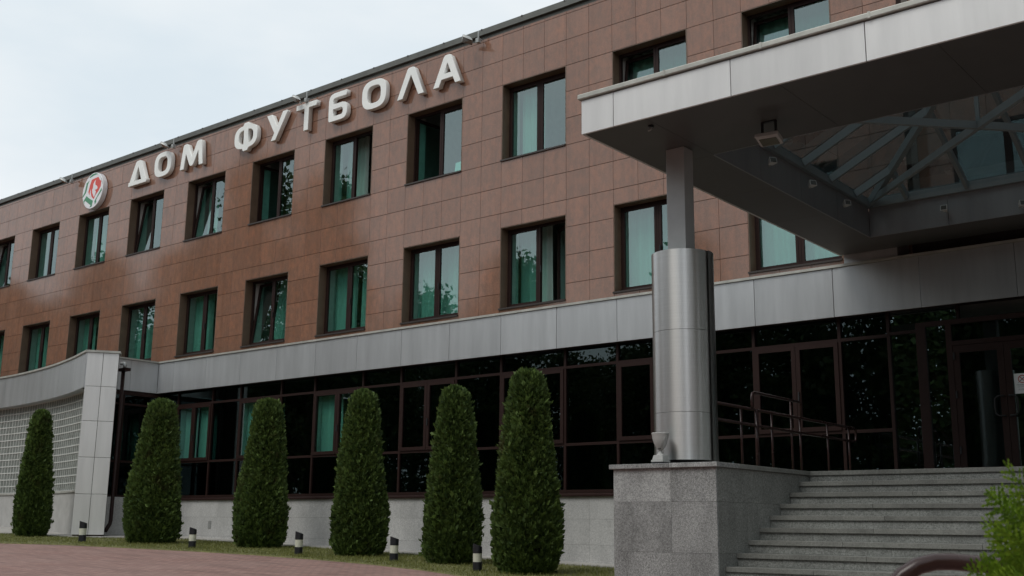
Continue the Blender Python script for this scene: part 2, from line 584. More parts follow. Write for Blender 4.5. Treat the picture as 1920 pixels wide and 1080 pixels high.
sheet('ground', [-900, -300, -45, -20, 0, 20, 40, 60, 300, 900], [-900, -300, -60, -30, -10, 0, 12, 300, 900], M['paving'], 0.0)

LAWN_FRONT = [(-9.0, -12.5), (-4.0, -8.2), (-0.55, -5.77), (0.67, -4.93), (2.46, -4.47), (4.14, -4.04), (5.88, -3.80), (7.74, -3.75), (9.22, -3.85), (10.94, -4.2), (12.2, -4.65), (14.2, -5.6), (17.0, -7.6)]
def lawn_front(x):
    xs = [p[0] for p in LAWN_FRONT]
    return float(np.interp(x, xs, [p[1] for p in LAWN_FRONT]))
LAWN_BACK = [(-9.0, -4.4), (-6.5, -3.9), (-4.2, -3.3), (-2.4, -3.05), (-1.3, -1.9), (-0.5, -1.15), (2.0, -1.05), (17.0, -1.05)]
def lawn_back(x):
    return float(np.interp(x, [p[0] for p in LAWN_BACK], [p[1] for p in LAWN_BACK]))
lw = MB()
xs = np.linspace(-9, 16.98, 80)
for a, b in zip(xs[:-1], xs[1:]):
    q = [(a, lawn_front(a)), (b, lawn_front(b)), (b, lawn_back(b)), (a, lawn_back(a))]
    lw.add([(x, y, gz(x, y) + 0.02) for x, y in q], [(0, 1, 2, 3)])
    lw.add([(a, lawn_front(a), gz(a, lawn_front(a)) + 0.02), (b, lawn_front(b), gz(b, lawn_front(b)) + 0.02),
            (b, lawn_front(b) - 0.02, gz(b, lawn_front(b)) - 0.01), (a, lawn_front(a) - 0.02, gz(a, lawn_front(a)) - 0.01)], [(0, 3, 2, 1)])
o = part('lawn', lw, M['soil'])
o['kind'] = 'structure'
# concrete apron along the foot of the plinth and the curved wall
ap = MB()
xs = np.linspace(-12, 17.0, 70)
for a, b in zip(xs[:-1], xs[1:]):
    fa = lawn_back(a) if a > -9 else -4.4 
    fb = lawn_back(b) if b > -9 else -4.4
    q = [(a, fa), (b, fb), (b, -0.36), (a, -0.36)]
    ap.add([(x, y, gz(x, y) + 0.045) for x, y in q], [(0, 1, 2, 3)])
    ap.add([(a, fa, gz(a, fa) + 0.045), (b, fb, gz(b, fb) + 0.045), (b, fb, gz(b, fb) - 0.02), (a, fa, gz(a, fa) - 0.02)], [(0, 3, 2, 1)])
o = part('concrete_path', ap, M['concrete'])
o['kind'] = 'structure'

# grass blades
def grass():
    n = 42000
    x = rng.uniform(-6, 16.9, n)
    fr = np.interp(x, [p[0] for p in LAWN_FRONT], [p[1] for p in LAWN_FRONT])
    bk = np.interp(x, [p[0] for p in LAWN_BACK], [p[1] for p in LAWN_BACK])
    y = fr - 0.03 + (bk - fr + 0.03) * rng.uniform(0, 1, n)
    z = 0.03 - 0.024 * (x - 12.1) + 0.015 * (y + 0.4) + 0.018
    patch = 0.55 + 0.45 * np.sin(x * 1.7 + 1.3 * np.sin(y * 2.1)) * np.cos(y * 1.9 + x * 0.6)
    h = rng.uniform(0.025, 0.06, n) * (0.6 + 0.7 * patch)
    a = rng.uniform(0, 2 * np.pi, n)
    w = rng.uniform(0.004, 0.008, n)
    lean = rng.uniform(0.0, 0.04, n)
    b = rng.uniform(0, 2 * np.pi, n)
    p0 = np.stack([x - w * np.cos(a), y - w * np.sin(a), z], 1)
    p1 = np.stack([x + w * np.cos(a), y + w * np.sin(a), z], 1)
    p2 = np.stack([x + lean * np.cos(b), y + lean * np.sin(b), z + h], 1)
    v = np.stack([p0, p1, p2], 1).reshape(-1, 3)
    me = bpy.data.meshes.new('grass')
    me.from_pydata(v.tolist(), [], np.arange(3 * n).reshape(-1, 3).tolist())
    me.materials.append(M['grass'])
    o = bpy.data.objects.new('grass', me)
    COL.objects.link(o)
    tag(o, 'short worn grass strip with dry patches between paving and building', 'grass', kind='stuff')
grass()

# ================================================================== the office building
B = thing('office_building', 'three storey office building clad in rusty brown stone tiles above dark glazing', 'building', (4, 0.2, 0))
BL = B.location.copy()
Z_COP = 5.12                    # top of the grey fascia
X_L, X_R = -24.0, 18.0
TW, TH = 0.6, 0.607
Z3 = (8.79, 10.566)
Z2 = (5.40, 7.20)
ZTOP = 11.85
WIN = range(-8, 6)

def in_window(col, za, zb):
    """list of free z-intervals for a tile column over (za, zb)"""
    iv = [(za, zb)]
    i, k = divmod(col, 5)
    if k < 3 and i in WIN:
        for w0, w1 in (Z2, Z3):
            w0 -= 0.045
            nxt = []
            for a, b in iv:
                if b <= w0 or a >= w1: nxt.append((a, b))
                else:
                    if a < w0 - 0.02: nxt.append((a, w0))
                    if b > w1 + 0.02: nxt.append((w1, b))
            iv = nxt
    return iv

# backing wall with real openings
bw = MB()
def backing(x0, x1, z0, z1, y=0.012):
    bw.box(x0, x1, y, y + 0.25, z0, z1)
backing(X_L, X_R, Z_COP - 0.1, Z2[0] - 0.045)
backing(X_L, X_R, Z2[1], Z3[0] - 0.045)
backing(X_L, X_R, Z3[1], 12.0)
for i in WIN:
    xa = 3 * i + 1.8
    xb = 3 * (i + 1) if i + 1 in WIN else X_R
    for w0, w1 in (Z2, Z3): backing(xa, xb, w0 - 0.045, w1)
for w0, w1 in (Z2, Z3): backing(18.0 - 0.0001, X_R, w0, w1) if False else None
part('backing_wall', bw, M['backing'], B)

# rooms behind the windows: slabs, back wall, partitions
rm = MB()
rm.box(X_L, X_R, 4.5, 4.7, 5.0, 12.0)
rm.box(X_L, X_R, 0.262, 4.5, 5.0, 5.2)
rm.box(X_L, X_R, 0.262, 4.5, 8.0, 8.55)
rm.box(X_L, X_R, 0.262, 4.5, 11.4, 12.0)
for i in range(-8, 7):
    for z0, z1 in ((5.2, 8.0), (8.55, 11.4)):
        rm.box(3 * i - 0.65, 3 * i - 0.55, 0.262, 4.5, z0, z1)
for z0, z1 in ((5.2, 8.0), (8.55, 11.4)):
    rm.box(X_R - 0.1, X_R, 0.262, 4.5, z0, z1)
part('interior_wall', rm, M['room'], B)

# roof edge
rf = MB()
rf.box(X_L, X_R, -0.06, 6.0, 12.0, 12.06)
part('roof', MB().box(X_L, X_R, 0.3, 9.0, 12.06, 12.10), M['flash'], B)
fl = MB()
fl.box(X_L, X_R, -0.075, 0.012, ZTOP + 0.085, 12.08)
fl.box(X_L, X_R, 0.004, 0.012, ZTOP, ZTOP + 0.084)
fl.box(X_L, X_R, 0.014, 0.30, 12.0, 12.075)
part('roof_flashing', fl, M['flash'], B)
cl = MB()
for k in range(-20, 16):
    cl.box(1.2 * k - 0.02, 1.2 * k + 0.02, -0.083, -0.0765, 12.05, 12.088)
part('flashing_clip', cl, M['sill'], B)['kind'] = 'stuff'

# stone tiles: the largest 300 in view are parts, the rest one joined part
def to_px(p):
    d = Vector(p) - CAM
    z = d.dot(fw)
    return 960 + 2081.3 * d.dot(rt) / z, 540 - 2081.3 * d.dot(up) / z
rows = []
z = 5.103
k = 0
while z < ZTOP - 0.05:
    rows.append((z, min(z + TH, ZTOP)))
    z += TH
tiles = []
for col in range(int(round(X_L / TW)), int(round(X_R / TW))):
    for za, zb in rows:
        for a, b in in_window(col, za, zb):
            tiles.append((col, a, b))
G = 0.0042
def hidden(px, py):
    if not (0 < px < 1920 and 0 < py < 1080): return True
    if px > 1088 and py > 182 - (px - 1088) * 0.262 and py < 252 + (px - 1093) * 0.476: return True
    if 1220 < px < 1338: return True
    return False
vis = []
for n, (c, a, b) in enumerate(tiles):
    p = to_px(((c + 0.5) * TW, 0, (a + b) / 2))
    if not hidden(*p):
        d = (Vector(((c + 0.5) * TW, 0, (a + b) / 2)) - CAM).length
        vis.append((-(b - a) / d ** 3, n))
vis.sort()
named = {n for _, n in vis[:298]}
rest = MB()
tile_cache = {}
def tile_mesh(h):
    key = round(h, 3)
    if key not in tile_cache:
        mb = MB()
        w, hh, e = TW / 2 - 0.0026, h / 2 - G, 0.002
        mb.add([(-w + e, -0.009, -hh + e), (w - e, -0.009, -hh + e), (w - e, -0.009, hh - e), (-w + e, -0.009, hh - e),
                (-w, -0.006, -hh), (w, -0.006, -hh), (w, -0.006, hh), (-w, -0.006, hh),
                (-w, 0.009, -hh), (w, 0.009, -hh), (w, 0.009, hh), (-w, 0.009, hh)],
               [(0, 1, 2, 3), (4, 5, 1, 0), (5, 6, 2, 1), (6, 7, 3, 2), (7, 4, 0, 3),
                (8, 9, 5, 4), (9, 10, 6, 5), (10, 11, 7, 6), (11, 8, 4, 7), (11, 10, 9, 8)])
        me = mb.mesh('stone_tile')
        me.materials.append(M['tile'])
        tile_cache[key] = me
    return tile_cache[key]
for n, (c, a, b) in enumerate(tiles):
    x, zc = (c + 0.5) * TW, (a + b) / 2
    jy = random.uniform(-0.0018, 0.0018)
    if n in named:
        put('stone_tile', tile_mesh(b - a), B, Vector((x, jy, zc)) - BL,
            (random.uniform(-.002, .002), 0, random.uniform(-.0025, .0025)))
    else:
        me = tile_mesh(b - a)
        rest.add([(v.co.x + x, v.co.y + jy, v.co.z + zc) for v in me.vertices], [tuple(p.vertices) for p in me.polygons])
# recessed centre block right of the tiled wing, behind the canopy
for c in range(30, 46):
    for za, zb in rows:
        if c in (31, 32, 33, 36, 37, 38, 41, 42, 43) and za > 5.6 and zb < 7.6: continue
        me = tile_mesh(zb - za)
        rest.add([(v.co.x + (c + .5) * TW, v.co.y + 0.6, v.co.z + (za + zb) / 2) for v in me.vertices], [tuple(p.vertices) for p in me.polygons])
o = part('stone_tile_field', rest, M['tile'], B)
o['kind'] = 'stuff'
rc = MB()
rc.box(18.0, 27.6, 0.612, 0.9, 5.0, 12.0)
rc.box(18.0, 27.6, 0.02, 0.5, 5.0, 5.6)  # added dark block blackens the shaded gap behind the canopy
part('backing_wall', rc, M['backing'], B)
part('roof_flashing', MB().box(18.001, 27.6, 0.52, 0.9, 11.86, 12.08), M['flash'], B)
part('side_wall', MB().box(17.97, 17.998, 0.02, 0.59, 5.0, 12.0), M['tile'], B)

# ---------------- upper windows
def sash_mesh(w, h, hinge):
    """sash frame with origin at its bottom; hinge -1: origin at left edge, 1: right edge, 0: middle"""
    ox = {-1: 0.0, 0: -w / 2, 1: -w}[hinge]
    mb = MB()
    t = 0.062
    mb.box(ox, ox + t, -0.025, 0.035, 0, h)
    mb.box(ox + w - t, ox + w, -0.025, 0.035, 0, h)
    mb.box(ox + t, ox + w - t, -0.0245, 0.0345, 0, t)
    mb.box(ox + t, ox + w - t, -0.0245, 0.0345, h - t, h)
    pm = MB().box(ox + t - 0.002, ox + w - t + 0.002, 0.0, 0.016, t - 0.002, h - t + 0.002)
    a, b = mb.mesh('sash'), pm.mesh('pane')
    a.materials.append(M['frame'])
    b.materials.append(M['pane'])
    return a, b
SM = {}
def curtain(xa, xb, z0, z1, y, parent, folds=5.0, ph=0.0):
    n = max(8, int((xb - xa) * 26))
    vs = []
    for k in range(n + 1):
        t = k / n
        x = lerp(xa, xb, t)
        for zz, amp in ((z0, 1.25), ((z0 + z1) / 2, 1.0), (z1, 0.8)):
            vs.append((x + 0.012 * math.sin(17 * t + zz), y + amp * 0.035 * math.sin(t * folds * 6.283 * (xb - xa) + ph + 0.3 * zz), zz))
    fs = []
    for k in range(n):
        for j in range(2):
            fs.append((k * 3 + j, (k + 1) * 3 + j, (k + 1) * 3 + j + 1, k * 3 + j + 1))
    part('curtain', MB().add(vs, fs), M['curtain'], parent, smooth=True)

def window(i, row, ls='c', rs='c', curt=((0, 1),), parent=B, ysh=0.0):
    x0, x1 = 3 * i + 0.004, 3 * i + 1.786
    z0, z1 = Z3 if row == 3 else Z2
    yf = 0.235
    fr = MB()
    t = 0.055
    fr.box(x0 + 0.012, x0 + t, yf, yf + 0.075, z0, z1 - 0.012)
    fr.box(x1 - t, x1 - 0.012, yf, yf + 0.075, z0, z1 - 0.012)
    fr.box(x0 + t, x1 - t, yf + 0.0005, yf + 0.0745, z0, z0 + t)
    fr.box(x0 + t, x1 - t, yf + 0.0005, yf + 0.0745, z1 - t - 0.012, z1 - 0.012)
    xm = (x0 + x1) / 2
    fr.box(xm - 0.032, xm + 0.032, yf + 0.001, yf + 0.074, z0 + t, z1 - t - 0.012)
    win = part('window', fr, M['frame'], parent)
    rv = MB()
    rv.box(x0 - 0.003, x0 + 0.012, -0.004, yf + 0.03, z0 - 0.045, z1)
    rv.box(x1 - 0.012, x1 + 0.012, -0.004, yf + 0.03, z0 - 0.045, z1)
    rv.box(x0 + 0.012, x1 - 0.012, -0.003, yf + 0.03, z1 - 0.012, z1 + 0.003)
    part('reveal', rv, M['reveal'], win)
    si = MB()
    si.add([(x0 - 0.02, -0.045, z0 - 0.055), (x1 + 0.0, -0.045, z0 - 0.055), (x1, -0.045, z0 - 0.02), (x0 - 0.02, -0.045, z0 - 0.02),
            (x0 - 0.02, 0.24, z0 - 0.055), (x1, 0.24, z0 - 0.055), (x1, 0.24, z0 + 0.012), (x0 - 0.02, 0.24, z0 + 0.012)],
           [(0, 1, 2, 3), (3, 2, 6, 7), (7, 6, 5, 4), (4, 5, 1, 0), (0, 3, 7, 4), (1, 5, 6, 2)])
    part('sill', si, M['sill'], win)
    part('inner_reveal', MB().box(x0 - 0.05, x0 + 0.01, yf + 0.08, 0.62, z0 - 0.05, z1 + 0.05), M['inner'], win)
    part('inner_reveal', MB().box(x1 - 0.01, x1 + 0.05, yf + 0.08, 0.62, z0 - 0.05, z1 + 0.05), M['inner'], win)
    w = xm - 0.02 - (x0 + t - 0.018)
    h = (z1 - t - 0.012 + 0.018) - (z0 + t - 0.018)
    zb = z0 + t - 0.018
    rl = root_loc(parent)
    for side, st in ((-1, ls), (1, rs)):
        hinge = side if st[0] == 'o' else 0
        key = (round(w, 3), round(h, 3), hinge)
        if key not in SM: SM[key] = sash_mesh(w, h, hinge)
        sa, pa = SM[key]
        if st[0] == 'o':
            hx = x0 + t - 0.018 if side < 0 else x1 - t + 0.018
            ang = R(float(st[1:] or 82)) * (1 if side < 0 else -1)
            loc, rot = (hx, yf + 0.06, zb), (0, 0, ang)
        else:
            cx = x0 + t - 0.018 + w / 2 if side < 0 else x1 - t + 0.018 - w / 2
            loc = (cx, yf + 0.026, zb)
            rot = (R(-7.5), 0, 0) if st == 't' else (0, 0, 0)
        put('sash', sa, win, Vector(loc) - rl, rot)
        put('pane', pa, win, Vector(loc) - rl, rot)
        if side > 0:
            hm = MB().box(-0.012, 0.012, -0.055, -0.026, 0.80, 0.84)
            hm.box(-0.010, 0.010, -0.062, -0.048, 0.70, 0.835)
    part('handle', MB().box(xm - 0.012 + 0.06, xm + 0.012 + 0.06, yf - 0.03, yf - 0.0005, z0 + 0.72, z0 + 0.86), M['dark'], win) if row == 2 else None
    for a, b in curt:
        curtain(lerp(x0 + 0.03, x1 - 0.03, a), lerp(x0 + 0.03, x1 - 0.03, b), z0 - 0.1, z1 + 0.12, 0.72 if ('t' in (ls, rs) or ls[0] == 'o' or rs[0] == 'o') else 0.52, win, random.uniform(3.5, 6), random.uniform(0, 6))
    return win

W3 = {-8: ('c', 'c', ((0, 1),)), -7: ('c', 'c', ((0, 1),)), -6: ('c', 'c', ((0, .4),)), -5: ('t', 'c', ((.45, 1),)), -4: ('c', 'c', ((.55, 1),)),
      -3: ('c', 'c', ((.1, .5), (.6, 1))), -2: ('t', 'c', ((.5, 1),)), -1: ('t', 'c', ((.05, .3),)), 0: ('o84', 'c', ()),
      1: ('c', 'o86', ((0.05, .48),)), 2: ('o84', 'c', ()), 3: ('c', 'c', ((.08, .47),)), 4: ('t', 'c', ((0, 1),)), 5: ('t', 'c', ((0, 1),))}
W2 = {-8: ('c', 'c', ((0, 1),)), -7: ('c', 'c', ((0, 1),)), -6: ('c', 'c', ((0, 1),)), -5: ('c', 'c', ((0, .45), (.6, 1))), -4: ('c', 'c', ((0, .4), (.7, 1))),
      -3: ('c', 'c', ((0, .45), (.75, 1))), -2: ('c', 'c', ((0, .62), (.7, 1))), -1: ('c', 'c', ((.05, .55), (.62, 1))),
      0: ('t', 'c', ((.2, .5), (.75, 1))), 1: ('c', 'c', ((0.02, .52), (.62, 1))), 2: ('c', 'c', ((0, 1),)),
      3: ('c', 'o32', ((0, .5), (.78, 1.0))), 4: ('c', 'c', ((0, 1),)), 5: ('c', 'c', ((0, 1),))}
for i in WIN:
    window(i, 3, *W3[i])
    window(i, 2, *W2[i])
ps = MB().add([(7.27, 0.33, 8.86), (7.62, 0.32, 8.86), (7.60, 0.345, 9.17), (7.29, 0.35, 9.15), (7.27, 0.332, 8.86), (7.62, 0.322, 8.86), (7.60, 0.347, 9.17), (7.29, 0.352, 9.15)],
              [(0, 1, 2, 3), (7, 6, 5, 4), (0, 4, 5, 1), (1, 5, 6, 2), (2, 6, 7, 3), (3, 7, 4, 0)])
tag(part('paper_sheet', ps, M['paper']), 'white paper sheet leaning inside the top floor window below the last letters', 'paper')
# windows of the recessed block
for i in (31, 36, 41):
    xa, xb = i * TW, (i + 3) * TW
    f = MB()
    f.box(xa, xa + .07, 0.56, 0.611, 5.71, 7.53)
    f.box(xb - .07, xb, 0.56, 0.611, 5.71, 7.53)
    f.box((xa + xb) / 2 - .06, (xa + xb) / 2 + .06, 0.561, 0.610, 5.78, 7.46)
    f.box(xa + .07, xb - .07, 0.5605, 0.6105, 5.71, 5.78)
    f.box(xa + .07, xb - .07, 0.5605, 0.6105, 7.46, 7.53)
    wn = part('window', f, M['frame'], B)
    part('pane', MB().box(xa + .07, (xa + xb) / 2 - .06, 0.585, 0.6, 5.78, 7.46), M['pane'], wn)
    part('pane', MB().box((xa + xb) / 2 + .06, xb - .07, 0.585, 0.6, 5.78, 7.46), M['pane'], wn)

# ---------------- grey fascia over the ground floor
FY = -0.6
FZ0, FZ1 = 4.245, 5.085
FX = -2.87
fj = [FX + 0.02] + [-2.13 + 1.4585 * k for k in range(0, 20)]
fj = [FX] + [x for x in [-2.13 + 1.4585 * k for k in range(0, 20)] if x > FX + 0.2]
for a, b in zip(fj[:-1], fj[1:]):
    part('fascia_panel', MB().box(a + 0.004, b - 0.004, FY, FY + 0.03, FZ0, FZ1), M['alu'], B, bevel=0.004)
rj = [FY, -1.45, -2.35]
for a, b in zip(rj[:-1], rj[1:]):
    part('fascia_panel', MB().box(FX - 0.03, FX - 0.0005, b + 0.003, a - 0.001 if a != FY else a - 0.0015, FZ0, FZ1), M['alu'], B, bevel=0.004)
fb = MB()
fb.box(FX, 26.0, FY + 0.032, 0.005, FZ0 + 0.03, FZ1 - 0.01)
fb.box(-9.0, FX - 0.032, -1.0, 0.005, FZ0 + 0.03, FZ1 - 0.01)
fb.box(FX - 1.2, FX - 0.032, -2.3, -1.0, FZ0 + 0.03, FZ1 - 0.01)
part('fascia_backing', fb, M['backing'], B)
cp = MB()
cp.box(FX - 0.0, 26.0, FY - 0.03, -0.012, FZ1 + 0.002, Z_COP + 0.012)
cp.box(FX - 0.9, FX + 0.03, -2.4, FY - 0.03, FZ1 + 0.002, Z_COP + 0.012)
part('fascia_coping', cp, M['coping'], B)

# ---------------- ground floor glazed wall
GY = -0.40
GZ0, GZ1 = 1.40, 4.27
GL, GR = -2.95, 18.2
MW = 0.055
sash_bays = [(-2.13, -0.57), (0.62, 2.25), (3.51, 5.20), (6.45, 8.12), (9.39, 11.06), (12.32, 13.98), (15.22, 16.81)]
mull = sorted([x for s in sash_bays for x in s] + [GL + 0.03, 17.65])
TRU, TRL = 3.88, 2.34
gf = MB()
for x in mull: gf.box(x - MW / 2, x + MW / 2, GY, GY + 0.09, GZ0, GZ1)
edges = [m_ for m_ in mull]
for a, b in zip(edges[:-1], edges[1:]):
    for zz in (TRU, TRL):
        gf.box(a + MW / 2, b - MW / 2, GY + 0.002, GY + 0.088, zz - MW / 2, zz + MW / 2)
    gf.box(a + MW / 2, b - MW / 2, GY + 0.001, GY + 0.089, GZ0, GZ0 + 0.06)
gw = part('glazed_wall', gf, M['frame'], B)
lg = MB()
lg.add([(GL, -0.47, 1.33), (17.1, -0.47, 1.33), (17.1, -0.47, 1.365), (GL, -0.47, 1.365), (GL, -0.39, 1.33), (17.1, -0.39, 1.33), (17.1, -0.39, 1.398), (GL, -0.39, 1.398)],
       [(0, 1, 2, 3), (3, 2, 6, 7), (7, 6, 5, 4), (4, 5, 1, 0), (0, 3, 7, 4), (1, 5, 6, 2)])
part('ledge', lg, M['frame'], gw)
for a, b in zip(edges[:-1], edges[1:]):
    a2, b2 = a + MW / 2, b - MW / 2
    sash = any(abs(s[0] - a) < 0.01 for s in sash_bays)
    part('glass_pane', MB().box(a2, b2, GY + 0.04, GY + 0.055, GZ0 + 0.06, TRL - MW / 2), M['pane_dark'], gw)
    part('glass_pane', MB().box(a2, b2, GY + 0.04, GY + 0.055, TRU + MW / 2, GZ1), M['pane_dark'], gw)
    z0, z1 = TRL + MW / 2, TRU - MW / 2
    if not sash:
        part('glass_pane', MB().box(a2, b2, GY + 0.04, GY + 0.055, z0, z1), M['pane_dark'], gw)
        continue
    t = 0.075
    sm = MB()
    xm = (a2 + b2) / 2
    for xa, xb in ((a2, xm - 0.004), (xm + 0.004, b2)):
        sm.box(xa, xa + t, GY - 0.022, GY + 0.06, z0, z1)
        sm.box(xb - t, xb, GY - 0.022, GY + 0.06, z0, z1)
        sm.box(xa + t, xb - t, GY - 0.0215, GY + 0.059, z0, z0 + t)
        sm.box(xa + t, xb - t, GY - 0.0215, GY + 0.059, z1 - t, z1)
    part('sash', sm, M['frame'], gw)
    idx = [s[0] for s in sash_bays].index(a)
    clear = idx in (0, 1, 2)
    for xa, xb in ((a2 + t, xm - 0.004 - t), (xm + 0.004 + t, b2 - t)):
        part('glass_pane', MB().box(xa, xb, GY + 0.01, GY + 0.025, z0 + t, z1 - t), M['pane'] if clear else M['pane_dark'], gw)
    part('handle', MB().box(xm + 0.03, xm + 0.055, GY - 0.05, GY - 0.023, 2.9, 3.05), M['dark'], gw)
    if clear:
        curtain(a2 + 0.02, xm - 0.05, z0 - 0.05, z1 + 0.1, GY + 0.22, gw, 4, idx)
        if idx < 2: curtain(xm + 0.0, b2 - 0.02, z0 - 0.05, z1 + 0.1, GY + 0.22, gw, 4, idx + 2)
        part('inner_reveal', MB().box(a2 + 0.001, a2 + 0.03, GY + 0.10, GY + 0.30, z0, z1), M['inner'], gw)
# return glazing on the side of the left block
rg = MB()
RX = FX - 0.06
for y in (GY - 0.03, -1.55, -2.3): rg.box(RX - 0.08, RX, y - 0.03, y + 0.027, GZ0, GZ1 - 0.03)
for a, b in ((-0.457, -1.523), (-1.577, -2.273)):
    for zz in (TRU, TRL, GZ0 + 0.03): rg.box(RX - 0.078, RX - 0.002, b, a, zz - 0.028, zz + 0.028)
rg.box(RX - 0.09, RX + 0.03, -2.33, -0.40, 4.13, 4.238)
rgo = part('glazed_wall', rg, M['frame'], B)
part('glass_pane', MB().box(RX - 0.05, RX - 0.035, -1.523, -0.457, GZ0, 4.13), M['pane_dark'], rgo)
part('glass_pane', MB().box(RX - 0.05, RX - 0.035, -2.273, -1.577, GZ0, 4.13), M['pane_dark'], rgo)
part('return_plinth', MB().box(RX - 0.1, RX + 0.03, -2.33, -0.385, -0.2, 1.40), M['plinth'], B)
# dark ground floor rooms
gr = MB()
gr.box(-4.3, 26, 3.5, 3.6, 0.0, 4.3)
gr.box(-4.2, 26, -0.29, 3.5, 1.0, 1.30)
gr.box(-4.2, RX - 0.1, -1.9, -0.291, 1.0, 1.30)
gr.box(-4.3, -4.2, -1.9, 3.6, 0.0, 4.3)
gr.box(-4.2, RX - 0.055, -1.92, -1.901, 1.0, 4.12)
gr.box(26, 26.1, -0.7, 3.6, 0.0, 4.3)
gr.box(GL, 26, -0.568, 3.5, 4.272, 4.29)
gr.box(-4.2, GL - 0.001, -1.9, 3.5, 4.24, 4.27)
part('interior_wall', gr, M['room'], B)
# soffit lip below the fascia
part('soffit', MB().box(FX + 0.002, 26, FY + 0.031, GY + 0.1, FZ0 + 0.015, FZ0 + 0.029), M['frame'], B)

# ---------------- plinth of grey granite slabs
pz = [-0.35, 0.42, 0.90, 1.328]
px_ = [-2.92 + 1.4585 * k for k in range(0, 15)]
for r_ in range(3):
    sh = 0.0
    for a, b in zip(px_[:-1], px_[1:]):
        if a > 17.2: continue
        b = min(b, 17.3)
        part('granite_slab', MB().box(a + 0.0015, b - 0.0015, -0.42 + random.uniform(-.001, .001), -0.39, pz[r_] + 0.0015, pz[r_ + 1] - 0.0015), M['plinth'], B)
part('plinth_backing', MB().box(-2.92, 17.3, -0.389, -0.30, -0.4, 1.32), M['backing'], B)
part('outlet_plate', MB().box(-0.36, -0.24, -0.432, -0.4215, 0.62, 0.80), M['lamp'], B)

# ---------------- entrance: frame, side light and doors
VY = -0.70
ef = MB()
ef.box(18.20, 18.35, VY, GY + 0.09, 1.446, 3.98)
ef.box(18.35, 21.4, VY + 0.001, GY, 3.905, 3.979)
ef.box(18.66, 18.75, VY + 0.002, VY + 0.09, 1.446, 3.905)
ef.box(18.75, 20.25, VY + 0.003, VY + 0.085, 3.57, 3.64)
ef.box(20.25, 20.34, VY + 0.002, VY + 0.09, 1.446, 3.905)
ef.box(18.35, 18.66, VY + 0.004, VY + 0.085, 1.446, 1.53)
ef.box(18.20, 21.4, GY, GY + 0.06, 4.0, 4.04)
ef.box(18.75, 18.80, GY + 0.001, GY + 0.06, 4.04, 4.27)
ef.box(20.34, 21.4, VY + 0.003, VY + 0.085, 1.446, 1.53)
efo = part('entrance_frame', ef, M['frame'], B)
part('glass_pane', MB().box(18.35, 18.66, VY + 0.04, VY + 0.055, 1.53, 3.905), M['pane_door'], efo, label='narrow side light beside the entrance door')
part('glass_pane', MB().box(18.75, 20.25, VY + 0.04, VY + 0.055, 3.64, 3.905), M['pane_dark'], efo)
part('glass_pane', MB().box(20.34, 21.4, VY + 0.04, VY + 0.055, 1.53, 3.905), M['pane_dark'], efo)
part('glass_pane', MB().box(17.68, 18.20, GY + 0.04, GY + 0.055, 1.446, TRU), M['pane_door'], gw)
part('glass_pane', MB().box(17.68, 18.75, GY + 0.041, GY + 0.056, 4.04, 4.27), M['pane_door'], gw)
part('transom', MB().box(17.68, 18.20, GY + 0.002, GY + 0.088, TRU + 0.001, TRU + 0.05), M['frame'], gw)
for xa, xb, hx in ((18.752, 19.496, 19.40), (19.502, 20.248, 19.60)):
    d = MB()
    t = 0.095
    d.box(xa, xa + t, VY + 0.01, VY + 0.075, 1.455, 3.565)
    d.box(xb - t, xb, VY + 0.01, VY + 0.075, 1.455, 3.565)
    d.box(xa + t, xb - t, VY + 0.0105, VY + 0.0745, 3.45, 3.565)
    d.box(xa + t, xb - t, VY + 0.0105, VY + 0.0745, 1.455, 1.70)
    do = part('entrance_door', d, M['frame'], B)
    part('door_pane', MB().box(xa + t, xb - t, VY + 0.035, VY + 0.05, 1.70, 3.45), M['pane_dark'] if xa < 19 else M['pane_door'], do)
    s = -1 if hx < 19.5 else 1
    hp = []
    for k in range(7):
        a = math.pi / 2 * k / 6
        hp.append((hx + s * 0.0, VY - 0.0, 2.8))
    pth = [(19.499 + s * 0.045, VY + 0.01, 2.74), (19.499 + s * 0.045, VY - 0.05, 2.74), (19.499 + s * 0.07, VY - 0.06, 2.74), (19.499 + s * 0.12, VY - 0.06, 2.735),
           (19.499 + s * 0.16, VY - 0.06, 2.70), (19.499 + s * 0.165, VY - 0.06, 2.62), (19.499 + s * 0.165, VY - 0.06, 2.56), (19.499 + s * 0.16, VY - 0.06, 2.48),
           (19.499 + s * 0.12, VY - 0.06, 2.445), (19.499 + s * 0.07, VY - 0.06, 2.44), (19.499 + s * 0.045, VY - 0.05, 2.44), (19.499 + s * 0.045, VY + 0.01, 2.44)]
    part('door_handle', MB().tube(pth, 0.014, 8), M['dark'], do, smooth=True)
    for zz in (1.9, 2.75, 3.35):
        if xa < 19:
            part('hinge', MB().box(xa + 0.005, xa + 0.03, VY - 0.012, VY + 0.009, zz, zz + 0.11), M['dark'], do)

# printed notice on the right door leaf
NX0, NX1, NZ0, NZ1 = 19.61, 19.84, 2.765, 3.065
nt_ = tag(part('notice', MB().box(NX0, NX1, VY + 0.0305, VY + 0.033, NZ0, NZ1), M['paper']), 'white paper no smoking notice taped to the glass entrance door', 'notice')
ring = MB()
cx, cz, r0, r1 = NX0 + 0.115, NZ0 + 0.215, 0.048, 0.060
vs, fs = [], []
for k in range(28):
    a = 2 * math.pi * k / 28
    for rr_ in (r0, r1): vs.append((cx + rr_ * math.cos(a), VY + 0.0295, cz + rr_ * math.sin(a)))
for k in range(28):
    k2 = (k + 1) % 28
    fs.append((2 * k, 2 * k2, 2 * k2 + 1, 2 * k + 1))
ring.add(vs, fs)
ring.bar((cx - 0.036, VY + 0.0292, cz + 0.036), (cx + 0.036, VY + 0.0292, cz - 0.036), 0.011, 0.001, (0, 1, 0))
part('prohibition_symbol', ring, M['notice_red'], nt_)
cg = MB()
